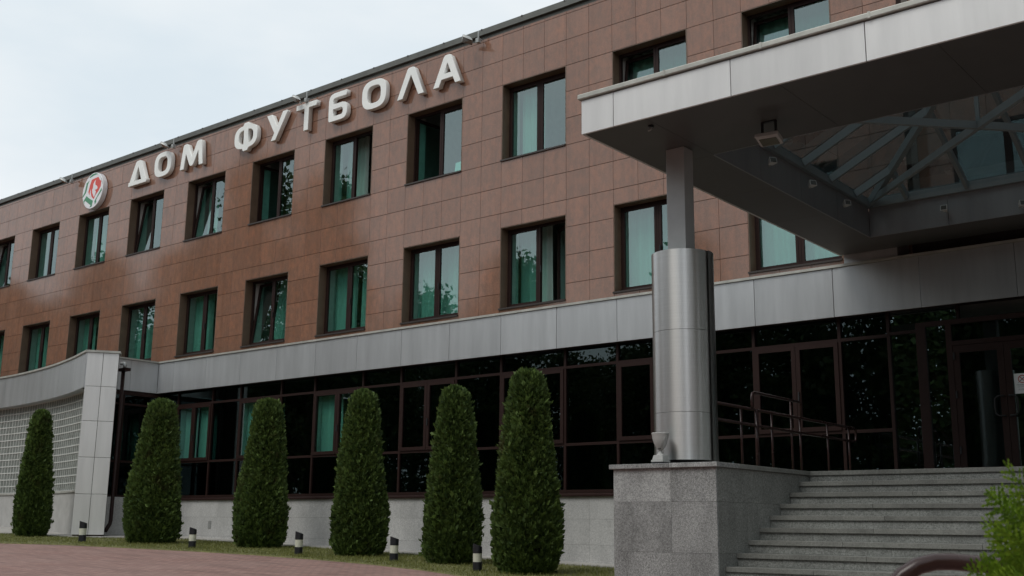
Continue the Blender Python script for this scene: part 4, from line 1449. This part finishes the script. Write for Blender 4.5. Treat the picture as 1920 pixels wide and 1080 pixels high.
ST = thing('granite_staircase', 'wide grey granite staircase rising to the dark glass entrance', 'staircase', (21, -6.9, -0.3))
SX0, SX1 = PX1 + 0.002, 26.0
TRD, RIS, SY = 0.27, 0.1362, -5.287
for k in range(0, 14):
    ye = SY - TRD * k
    zt_ = ZT - RIS * k
    cut = [SX0]
    x = SX0 + random.uniform(0.8, 1.6)
    while x < SX1 - 0.6:
        cut.append(x)
        x += random.uniform(1.35, 1.65)
    cut.append(SX1)
    back = ye + TRD + 0.03 if k else ye + 0.35
    for a, b in zip(cut[:-1], cut[1:]):
        part('tread', MB().box(a + 0.001, b - 0.001, ye + random.uniform(-.002, .002), back - 0.012, zt_ - 0.052 , zt_ - (0.0 if k else 0.0004)), M['granite_tread'], ST, bevel=0.004)
    cut2 = [SX0] + [c + 0.5 for c in cut[1:-1] if c + 0.5 < SX1 - 0.2] + [SX1]
    for a, b in zip(cut2[:-1], cut2[1:]):
        part('riser', MB().box(a + 0.001, b - 0.001, ye + 0.022, ye + 0.05, zt_ - RIS + 0.001, zt_ - 0.0525), M['granite_dark'], ST)
tr = MB()
part('terrace_paving', MB().box(PX0, SX1, SY + 0.341, -0.3, 1.30, ZT - 0.0012), M['granite_tread'], ST)
part('terrace_wall', MB().box(PX0, PX0 + 0.03, -4.598, -0.425, -0.4, 1.298), M['granite'], ST)
part('stair_core', MB().box(PX0 + 0.04, SX1, -4.58, -0.43, -0.5, 1.299), M['backing'], ST)

# brown tube railing along the ramp at the left side of the terrace
RL = thing('ramp_railing', 'dark brown tube railing with raised loop behind the steel column', 'railing', (17.15, -3, ZT))
RX_ = 17.15
def rail(name, pts, r=0.021): return part(name, MB().tube(pts, r, 10), M['rail'], RL, smooth=True)
rail('handrail', [(RX_, -6.3, 2.355), (RX_, -0.82, 2.355), (RX_, -0.77, 2.345), (RX_, -0.74, 2.31), (RX_, -0.74, 2.19), (RX_, -0.77, 2.15), (RX_, -0.82, 2.14), (RX_, -6.3, 2.14)])
rail('upper_loop', [(RX_ + .03, -4.36, 2.36), (RX_ + .03, -4.38, 2.42), (RX_ + .03, -4.38, 2.52), (RX_ + .03, -4.36, 2.565), (RX_ + .03, -4.30, 2.585), (RX_ + .03, -2.88, 2.585), (RX_ + .03, -2.84, 2.57), (RX_ + .03, -2.82, 2.53), (RX_ + .03, -2.82, 2.37)])
for y, top in ((-5.4, 2.355), (-4.65, 2.355), (-4.23, 2.36), (-3.74, 2.355), (-3.11, 2.57), (-2.82, 2.36), (-1.85, 2.355), (-1.03, 2.355)):
    rail('post', [(RX_ + (.0 if y != -4.23 else .02), y, ZT - 0.001), (RX_ + (.0 if y != -4.23 else .02), y, top)], 0.018 if y != -4.23 else 0.024)

# cast cup ornament on the pedestal
TX, TY = 17.585, -7.43
CU = thing('stone_cup', 'small pale trophy shaped cup standing against the steel column base', 'ornament', (TX, TY, ZT))
part('plinth_block', MB().box(TX - 0.075, TX + 0.075, TY - 0.075, TY + 0.075, ZT - 0.0004, ZT + 0.022), M['black'], CU)
bs = MB()
def frus(mb, w0, w1, z0, z1):
    mb.add([(TX - w0, TY - w0, z0), (TX + w0, TY - w0, z0), (TX + w0, TY + w0, z0), (TX - w0, TY + w0, z0),
            (TX - w1, TY - w1, z1), (TX + w1, TY - w1, z1), (TX + w1, TY + w1, z1), (TX - w1, TY + w1, z1)],
           [(0, 3, 2, 1), (4, 5, 6, 7), (0, 1, 5, 4), (1, 2, 6, 5), (2, 3, 7, 6), (3, 0, 4, 7)])
frus(bs, 0.078, 0.078, ZT + 0.0225, ZT + 0.045)
frus(bs, 0.070, 0.058, ZT + 0.0455, ZT + 0.10)
part('base', bs, M['cup'], CU, bevel=0.004)
sm_ = MB().lathe([(0.052, ZT + 0.1005), (0.04, ZT + 0.112), (0.022, ZT + 0.125), (0.018, ZT + 0.15), (0.022, ZT + 0.166), (0.0, ZT + 0.167)], (TX, TY), 24)
part('stem', sm_, M['cup'], CU, smooth=True)
bwl = MB().lathe([(0.0, ZT + 0.158), (0.03, ZT + 0.160), (0.052, ZT + 0.185), (0.074, ZT + 0.235), (0.089, ZT + 0.29), (0.095, ZT + 0.335), (0.098, ZT + 0.342), (0.095, ZT + 0.350), (0.088, ZT + 0.350), (0.08, ZT + 0.30), (0.0, ZT + 0.22)], (TX, TY), 36)
part('bowl', bwl, M['cup'], CU, smooth=True)
for s_ in (0, 1):
    pth = []
    for k in range(13):
        t = k / 12
        ang = camdir + R(6 + 66 * t) if s_ == 0 else camdir + R(20 + 48 * t)
        zz = ZT + 0.185 + (0.135 - 0.03 * s_) * math.sin(math.pi * min(t * 0.62, 1)) ** 0.8
        rad = float(np.interp(zz - ZT, [0.162, 0.185, 0.235, 0.29, 0.335], [0.031, 0.053, 0.075, 0.090, 0.096])) + 0.001
        pth.append((TX + rad * math.cos(ang), TY + rad * math.sin(ang), zz))
    part('arc_ridge', MB().tube(pth, 0.0035, 6), M['lamp'], CU, smooth=True)
for k in range(3):
    ang = camdir + R(-30 + 16 * k)
    part('groove_rib', MB().tube([(TX + 0.036 * math.cos(ang), TY + 0.036 * math.sin(ang), ZT + 0.166), (TX + 0.056 * math.cos(ang + .12), TY + 0.056 * math.sin(ang + .12), ZT + 0.205)], 0.0045, 6), M['black'], CU)
part('arm', MB().tube([(TX + 0.03, TY, ZT + 0.168), (TX + 0.038, TY, ZT + 0.15), (TX + 0.028, TY, ZT + 0.118)], 0.008, 8), M['cup'], CU, smooth=True)

# ================================================================== lights under the canopy
BFL = thing('ceiling_floodlight', 'large boxy floodlight hanging from the canopy soffit', 'floodlight', (18.92, -7.2, 5.28))
hx_, hy_ = 18.92, -7.15
part('bracket', MB().box(hx_ - 0.09, hx_ - 0.075, hy_ - 0.02, hy_ + 0.02, 5.10, 5.281).box(hx_ + 0.075, hx_ + 0.09, hy_ - 0.02, hy_ + 0.02, 5.10, 5.281).box(hx_ - 0.0745, hx_ + 0.0745, hy_ - 0.02, hy_ + 0.02, 5.27, 5.281), M['black'], BFL)
hb = MB()
hb.box(-0.13, 0.13, -0.10, 0.10, -0.03, 0.035)
hb.box(-0.135, 0.135, -0.125, -0.102, -0.03, 0.02)
me_o = part('housing', hb, M['cup'], None, bevel=0.008)
me_o.parent = BFL
me_o.location = Vector((hx_, hy_, 5.07)) - BFL.location
me_o.rotation_euler = (R(-12), 0, R(8))
lb = MB().box(-0.10, 0.10, -0.07, 0.08, -0.036, -0.0305)
lo = part('lens', lb, M['lamp_glass'])
lo.parent = BFL
lo.location = me_o.location.copy()
lo.rotation_euler = (R(-12), 0, R(8))

def spot(x, y, z, yaw, label):
    T = thing('spotlight', label, 'spotlight', (x, y, z), group='small spotlights inside the skylight opening')
    a = part('housing', MB().add([(-.06, -.02, -.05), (.06, -.02, -.05), (.06, -.02, .05), (-.06, -.02, .05), (-.035, .09, -.03), (.035, .09, -.03), (.035, .09, .03), (-.035, .09, .03)],
                                 [(0, 1, 2, 3), (4, 7, 6, 5), (0, 4, 5, 1), (1, 5, 6, 2), (2, 6, 7, 3), (3, 7, 4, 0)]), M['spot'])
    b = part('lens', MB().box(-.048, .048, -.026, -.0205, -.038, .038), M['lamp_glass'])
    c = part('arm', MB().tube([(0, .06, -.02), (0, .10, -.035), (0, .14, -.02)], 0.010, 8), M['lamp'])
    for q in (a, b, c):
        q.parent = T
    T.rotation_euler = (R(-14), 0, yaw)
    T.scale = (0.85, 0.85, 0.85)
    return T
lab = ['small pale spotlight nearest the column on the left skylight lining', 'small pale spotlight in the middle of the left skylight lining', 'small pale spotlight on the left lining near the back corner']
for y, l_ in zip((-5.18, -3.93, -2.72), lab): spot(OX0 + 0.15, y, 5.53, R(90) + R(-35), l_)
spot(19.07, OY1 - 0.13, 5.52, R(0), 'small spotlight on the rear lining panel under the skylight')
spot(20.18, OY1 - 0.13, 5.40, R(40), 'small spotlight on the rear lining at the right picture edge')
hk = thing('cable_stub', 'short loose cable end poking from the canopy soffit corner', 'cable', (17.79, -7.85, 5.28))
part('stub', MB().tube([(17.79, -7.85, 5.285), (17.79, -7.85, 5.255), (17.81, -7.86, 5.24), (17.80, -7.88, 5.215), (17.77, -7.89, 5.205)], 0.010, 8), M['lamp'], hk, smooth=True)
part('clip', MB().box(17.765, 17.815, -7.875, -7.825, 5.262, 5.2815), M['black'], hk)

# ================================================================== bollard lights
def make_bollard():
    T = thing('bollard_light', '', 'bollard', (0, 0, 0), group='black and white bollards along the lawn edge')
    r = 0.078
    part('base', MB().lathe([(0, 0), (r, 0), (r, 0.175), (0, 0.175)], (0, 0), 28), M['black'], T)
    part('white_band', MB().lathe([(r - 0.004, 0.1755), (r - 0.003, 0.3145)], (0, 0), 28), M['bollard_white'], T, smooth=True)
    top = MB()
    n = 28
    vs = [(r * math.cos(2 * math.pi * k / n), r * math.sin(2 * math.pi * k / n), 0.315) for k in range(n)]
    vs += [(r * math.cos(2 * math.pi * k / n), r * math.sin(2 * math.pi * k / n), 0.445 - 0.34 * r * math.cos(2 * math.pi * k / n)) for k in range(n)]
    top.add(vs, [tuple(range(n - 1, -1, -1)), tuple(range(n, 2 * n))] + [(k, (k + 1) % n, n + (k + 1) % n, n + k) for k in range(n)])
    part('slanted_cap', top, M['black'], T)
    for ch in T.children: smooth_by_angle(ch, 40)
    return T
bol = make_bollard()
BPOS = [(-0.05, -4.09, 1.08, 'black and white bollard before the white pier, left of the second shrub'),
        (3.25, -3.42, 1.0, 'black and white bollard between the second and third clipped shrubs from left'),
        (6.44, -3.14, 1.04, 'black and white bollard between the third and fourth clipped shrubs from left'),
        (9.08, -3.08, 1.04, 'black and white bollard between the fourth and fifth clipped shrubs from left'),
        (11.69, -3.71, 1.02, 'black and white bollard overlapping the foot of the fifth shrub')]
for k, (x, y, s_, l_) in enumerate(BPOS):
    if k == 0: t_ = bol
    else:
        t_ = bol.copy()
        COL.objects.link(t_)
        for ch in list(bol.children):
            c = ch.copy()
            COL.objects.link(c)
            c.parent = t_
    t_.location = (x, y, gz(x, y) - 0.01)
    t_.scale = (s_, s_, s_)
    t_.rotation_euler = (random.uniform(-.02, .02), random.uniform(-.02, .02), math.atan2(rt.y, rt.x) + random.uniform(-.15, .15))
    t_['label'] = l_

# ================================================================== clipped thujas
PROF = np.array([(0.00, 0.74), (0.03, 0.86), (0.07, 0.94), (0.14, 0.99), (0.24, 0.985), (0.38, 0.90), (0.54, 0.79), (0.70, 0.68), (0.84, 0.57), (0.92, 0.505), (0.96, 0.44), (0.985, 0.33), (1.0, 0.12)])
def thuja_mesh(seed, H, Rm, n=20000):
    g = np.random.default_rng(seed)
    t = g.uniform(0, 1, n * 2)
    keep = g.uniform(0, 1, n * 2) < np.interp(t, PROF[:, 0], PROF[:, 1]) + 0.12
    t = t[keep][:n]
    n = len(t)
    a = g.uniform(0, 2 * np.pi, n)
    # lumps: each plant bulges and dents by a few centimetres
    lump = 0.045 * np.sin(3 * a + 5 * t + seed) + 0.04 * np.sin(5 * a - 11 * t + 2 * seed) + 0.03 * np.sin(9 * a + 23 * t)
    clump = np.sin(a * 17 + np.sin(t * 37 + seed) * 2.2) * np.sin(t * H * 21 + a * 2.6 + seed)
    rad = Rm * np.interp(t, PROF[:, 0], PROF[:, 1]) * (1 + lump) + 0.040 * clump - np.abs(g.normal(0, 0.055, n))
    rad = rad + np.where(g.uniform(0, 1, n) < 0.02, g.uniform(0.02, 0.075, n), 0)
    rad = np.maximum(rad, 0.02)
    z = t * H
    c = np.stack([rad * np.cos(a), rad * np.sin(a), z], 1)
    outd = np.stack([np.cos(a), np.sin(a), np.zeros(n)], 1)
    upw = 0.55 + 0.9 * g.uniform(0, 1, n) + 0.8 * (t > 0.9)
    d = outd * (0.55 + 0.5 * g.uniform(0, 1, n))[:, None] + np.array([0, 0, 1.0]) * upw[:, None] + g.normal(0, 0.38, (n, 3))
    d /= np.linalg.norm(d, axis=1, keepdims=True)
    # sprays lie in roughly radial, vertical planes, twisted at random
    tw = g.normal(0, 0.8, n)
    tang = np.stack([-np.sin(a), np.cos(a), np.zeros(n)], 1)
    side = np.cross(d, tang + 0.5 * g.normal(0, 1, (n, 3)))
    side /= np.linalg.norm(side, axis=1, keepdims=True) + 1e-9
    nrm = np.cross(side, d)
    side = side * np.cos(tw)[:, None] + nrm * np.sin(tw)[:, None]
    nrm = np.cross(side, d)
    L = g.uniform(0.06, 0.15, n)[:, None]
    Wd = L * g.uniform(0.20, 0.36, n)[:, None]
    p0 = c - d * L * 0.35
    p1 = c + d * L * 0.15 + side * Wd + nrm * L * 0.08
    p2 = c + d * L * 0.15 - side * Wd + nrm * L * 0.08
    p3 = c + d * L * 0.65
    # side fingers of each fan
    p4 = c + d * L * 0.45 + side * Wd * 1.5 - nrm * L * 0.05
    p5 = c + d * L * 0.45 - side * Wd * 1.5 - nrm * L * 0.05
    v = np.stack([p0, p1, p2, p3, p4, p5], 1).reshape(-1, 3)
    base = np.arange(n)[:, None] * 6
    f = np.concatenate([base + np.array([[0, 1, 3]]), base + np.array([[0, 3, 2]]), base + np.array([[0, 4, 1]]), base + np.array([[0, 2, 5]])], 0)
    me = bpy.data.meshes.new('foliage')
    me.from_pydata(v.tolist(), [], f.tolist())
    me.materials.append(M['thuja'])
    core = MB().lathe([(0.02, 0.02)] + [(max(0.02, Rm * r_ * 0.86 - 0.05), tt * H * 0.985) for tt, r_ in PROF[1:]] + [(0.0, H * 0.985)], (0, 0), 20)  # dark core stands in for the shade inside the foliage
    cm = core.mesh('shade_core')
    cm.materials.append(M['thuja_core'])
    tk = MB().tube([(0, 0, -0.1), (0, 0, 0.5)], [0.06, 0.045], 8).mesh('trunk')
    tk.materials.append(M['bark'])
    return me, cm, tk
TPOS = [(55, 1015, 774, -3.32, -3.63, 3.20, 1.02, 'narrow dark clipped columnar thuja at far left before the curved wall'),
        (281, 1028, 758, 1.03, -3.01, 3.30, 1.33, 'clipped columnar thuja right of the white pier'),
        (485, 1036, 751, 3.73, -1.99, 3.36, 1.24, 'clipped columnar thuja third from left, below the letter М'),
        (671, 1052, 740, 7.33, -2.35, 3.31, 1.17, 'clipped columnar thuja fourth from left'),
        (848, 1066, 727, 10.01, -2.48, 3.31, 1.14, 'clipped columnar thuja fifth from left with a bollard at its foot'),
        (987, 1085, 702, 12.49, -3.40, 3.34, 1.20, 'clipped columnar thuja at right, tallest of the row')]
for k, (_, _, _, x, y, h, w, l_) in enumerate(TPOS):
    f, c, tk = thuja_mesh(31 + k, h * (0.985 + 0.02 * (k % 2)), (w * (0.955 if k else 0.86)) / 2 - 0.03)
    T = thing('thuja', l_, 'shrub', (x, y, gz(x, y) - 0.02), group='clipped thujas in front of the building')
    put('foliage', f, T, (0, 0, 0.04))
    put('shade_core', c, T, (0, 0, 0.06))
    put('trunk', tk, T, (0, 0, 0))
    T.rotation_euler = (random.uniform(-.012, .012), random.uniform(-.012, .012), random.uniform(0, 6))

# ================================================================== foreground: handrail and thuja branch
HR = thing('stair_handrail', 'brown painted tube handrail end at the foot of the stairs', 'handrail', (23.0, -14.7, -0.4))
hp = [(22.86, -14.80, -0.45), (22.86, -14.80, 0.30), (22.865, -14.797, 0.42), (22.88, -14.787, 0.50), (22.905, -14.772, 0.565), (22.94, -14.75, 0.612), (22.98, -14.725, 0.642), (23.02, -14.69, 0.655), (23.06, -14.655, 0.656), (23.17, -14.565, 0.645), (23.6, -14.2, 0.60), (24.2, -13.7, 0.54)]
part('rail', MB().tube(hp, 0.026, 16), M['rail'], HR, smooth=True)
part('post', MB().tube([(24.2, -13.7, 0.54), (24.2, -13.7, -0.5)], 0.024, 12), M['rail'], HR, smooth=True)

def frond(mb, p, d, nrm, L, depth, g):
    """one flat thuja spray: an axis of overlapping scales with alternate side sprays"""
    d = d.normalized()
    side = nrm.cross(d).normalized()
    nseg = max(3, int(L / 0.0125))
    pos = Vector(p)
    for k in range(nseg):
        t = k / nseg
        st = L / nseg
        w = (0.0070 if depth == 0 else 0.0078) * (1 - 0.5 * t)
        nx = pos + d * st * 1.25
        ctr = pos + d * st * 0.5
        b = len(mb.v)
        mb.add([pos, ctr + side * w + nrm * 0.0012, nx, ctr - side * w + nrm * 0.0012, ctr - nrm * 0.0012], [(0, 1, 2, 3), (0, 4, 2, 1), (0, 3, 2, 4)])
        if depth < 2 and k > 0 and k < nseg - 1 and (k % 2 == 0 or depth == 0):
            s_ = 1 if k % (2 if depth == 0 else 4) == 0 else -1
            ll = L * (0.46 if depth == 0 else 0.36) * (1 - t) ** 0.7 * g.uniform(0.75, 1.1)
            if ll > 0.012:
                dd = (d * 0.78 + side * s_ * 0.62 + Vector((g.normal(0, .06), g.normal(0, .06), g.normal(0, .06)))).normalized()
                frond(mb, pos, dd, nrm, ll, depth + 1, g)
        pos = pos + d * st
        d = (d + Vector((g.normal(0, .03), g.normal(0, .03), g.normal(0.004, .03)))).normalized()
        side = nrm.cross(d).normalized()
FT = thing('thuja_branch', 'bright green thuja sprays leaning into the frame at bottom right', 'shrub', (23.55, -15.0, -0.5))
def ray_pt(px, py, dist):
    v = fw + rt * ((px - 960) / 2081.3) - up * ((py - 540) / 2081.3)
    return CAM + v * dist
g = np.random.default_rng(5)
stem_base = Vector((23.62, -14.95, -0.5))
part('stem', MB().tube([stem_base, Vector((23.56, -14.98, 0.1)), Vector((23.50, -15.03, 0.5)), Vector((23.47, -15.05, 0.85)), Vector((23.48, -15.05, 1.05))], [0.03, 0.026, 0.018, 0.01, 0.004], 8), M['bark'], FT, smooth=True)
SPR = [((1965, 1040), (1836, 1022), 0.2), ((1985, 1010), (1828, 958), 0.24), ((1970, 1000), (1868, 945), 0.18), ((1985, 1010), (1885, 930), 0.20), ((1990, 990), (1905, 905), 0.2), ((1990, 1060), (1845, 1000), 0.22),
       ((1980, 1060), (1890, 985), 0.2), ((2000, 1100), (1872, 1040), 0.2), ((1985, 1110), (1860, 1062), 0.2), ((1975, 1120), (1808, 1046), 0.24), ((2000, 1090), (1905, 1010), 0.2), ((1990, 1120), (1895, 1050), 0.2),
       ((1995, 1030), (1910, 960), 0.2), ((2000, 960), (1915, 930), 0.2), ((2010, 1130), (1880, 1085), 0.2), ((2010, 1140), (1845, 1085), 0.2), ((2000, 1050), (1920, 1000), 0.2)]
for q, (a, b, _) in enumerate(SPR):
    dist = 2.9 + g.uniform(-0.12, 0.16)
    p0, p1 = ray_pt(*a, dist + 0.06), ray_pt(b[0] - 14, b[1] - 4, dist - 0.06)
    d = p1 - p0
    nrm = (-fw + Vector((g.normal(0, .5), g.normal(0, .5), g.normal(0, .5)))).normalized()
    nrm = (nrm - d.normalized() * nrm.dot(d.normalized())).normalized()
    mb = MB()
    frond(mb, p0, d, nrm, d.length * 1.02, 0, g)
    part('spray', mb, M['sprig'], FT)

# ================================================================== trees across the street (seen in the glass) and unseen trees added for shade
def leaf_cloud(seed, H, spread, nclump, per):
    g = np.random.default_rng(seed)
    cl_ = []
    for _ in range(nclump):
        t = g.uniform(0.09, 1.0)
        rr_ = spread * math.sin(min(1, (1.05 - t) * 1.5) * math.pi / 2) * math.sqrt(g.uniform(0.15, 1))
        a = g.uniform(0, 2 * math.pi)
        cl_.append((rr_ * math.cos(a), rr_ * math.sin(a), t * H))
    cl_ = np.array(cl_)
    n = nclump * per
    idx = np.repeat(np.arange(nclump), per)
    c = cl_[idx] + g.normal(0, 1, (n, 3)) * np.array([0.62, 0.62, 0.42])
    d = g.normal(0, 1, (n, 3))
    d /= np.linalg.norm(d, axis=1, keepdims=True)
    s_ = np.cross(d, g.normal(0, 1, (n, 3)))
    s_ /= np.linalg.norm(s_, axis=1, keepdims=True)
    L = g.uniform(0.10, 0.24, n)[:, None]
    v = np.stack([c - d * L, c + s_ * L * 0.55, c + d * L, c - s_ * L * 0.55], 1).reshape(-1, 3)
    f = (np.arange(n)[:, None] * 4 + np.array([[0, 1, 2, 3]])).tolist()
    me = bpy.data.meshes.new('crown')
    me.from_pydata(v.tolist(), [], f)
    me.materials.append(M['leaf'])
    tk = MB()
    tk.tube([(0, 0, -0.2), (0.05, 0, H * 0.3), (0.0, 0.1, H * 0.6), (0, 0, H * 0.93)], [0.26, 0.2, 0.12, 0.03], 10)
    for k in range(0, nclump, 4):
        p = Vector(cl_[k])
        tk.tube([(0, 0, p.z * 0.62), (p.x * 0.5, p.y * 0.5, p.z * 0.85), tuple(p)], [0.07, 0.045, 0.012], 6)
    tm = tk.mesh('trunk')
    tm.materials.append(M['bark'])
    return me, tm
LC = [leaf_cloud(3, 17, 3.4, 150, 90), leaf_cloud(4, 20, 3.2, 170, 90), leaf_cloud(9, 14, 3.8, 130, 90)]
def row(xs, y, v, h):
    return [(x, y + 1.5 * math.sin(x * 1.7), v, h / (17, 20, 14)[v]) for x in xs]
TREES = row((-18.5, -15, -11.5, -8, -4.5, -1), -25, 2, 8.8) + row((2.0, 5.2), -25, 2, 10.0) + row((8.5, 11.6, 14.8, 18), -25.5, 2, 12.5) + row((22, 26.5), -28, 2, 11.0)
TREES += row((-16, -9, -3, 3.5, 7, 10, 13.2, 16.5, 20), -29.5, 0, 9.0)
TREES += [(-1.0, -25.5, 0, 0.80), (-12.0, -26.0, 0, 0.84)]
TREES += [(-25.5, -25, 1, 1.03), (-33.5, -25.5, 1, 1.17), (-29.5, -29, 0, 1.0), (-22, -30, 2, 1.0), (-39.5, -27, 0, 1.12)]
TREES += row((-45, -51), -27, 0, 19.0) + row((-57, -63, -70, -78, -87), -27, 0, 17.0)
TREES += row((-36, -48, -60), -34, 0, 16.0) + row((-12, 0, 12), -36, 2, 9.0)
LEFT_SHADE_TREES = [(-43, -3, 2, 0.9), (-46, -8, 2, 1.0), (-44, -13, 2, 0.95), (-50, -18, 0, 0.9)]  # unseen trees added at far left to darken the curved wall
RIGHT_SHADE_TREES = [(37, -3, 0, 0.85), (36, -10, 2, 1.0), (39, -17, 0, 0.8), (42, -25, 2, 1.1), (38, 4, 2, 1.0), (33.5, -32, 0, 0.7)]  # unseen trees added to darken the right side of column and post
for k, (x, y, v, s_) in enumerate(TREES + LEFT_SHADE_TREES + RIGHT_SHADE_TREES):
    side = k >= len(TREES + LEFT_SHADE_TREES)
    T = thing('street_tree', 'unseen leafy tree added beyond the right edge to darken the steel column' if side else 'leafy street tree mirrored in the window glass (far left ones added for shade)', 'tree', (x, y, gz(x, y)),
              group='unseen trees added at right for shade' if side else 'street trees mirrored in the windows')
    put('crown', LC[v][0], T, (0, 0, 0))
    put('trunk', LC[v][1], T, (0, 0, 0))
    T.scale = (s_, s_, s_)
    T.rotation_euler = (0, 0, k * 2.4)
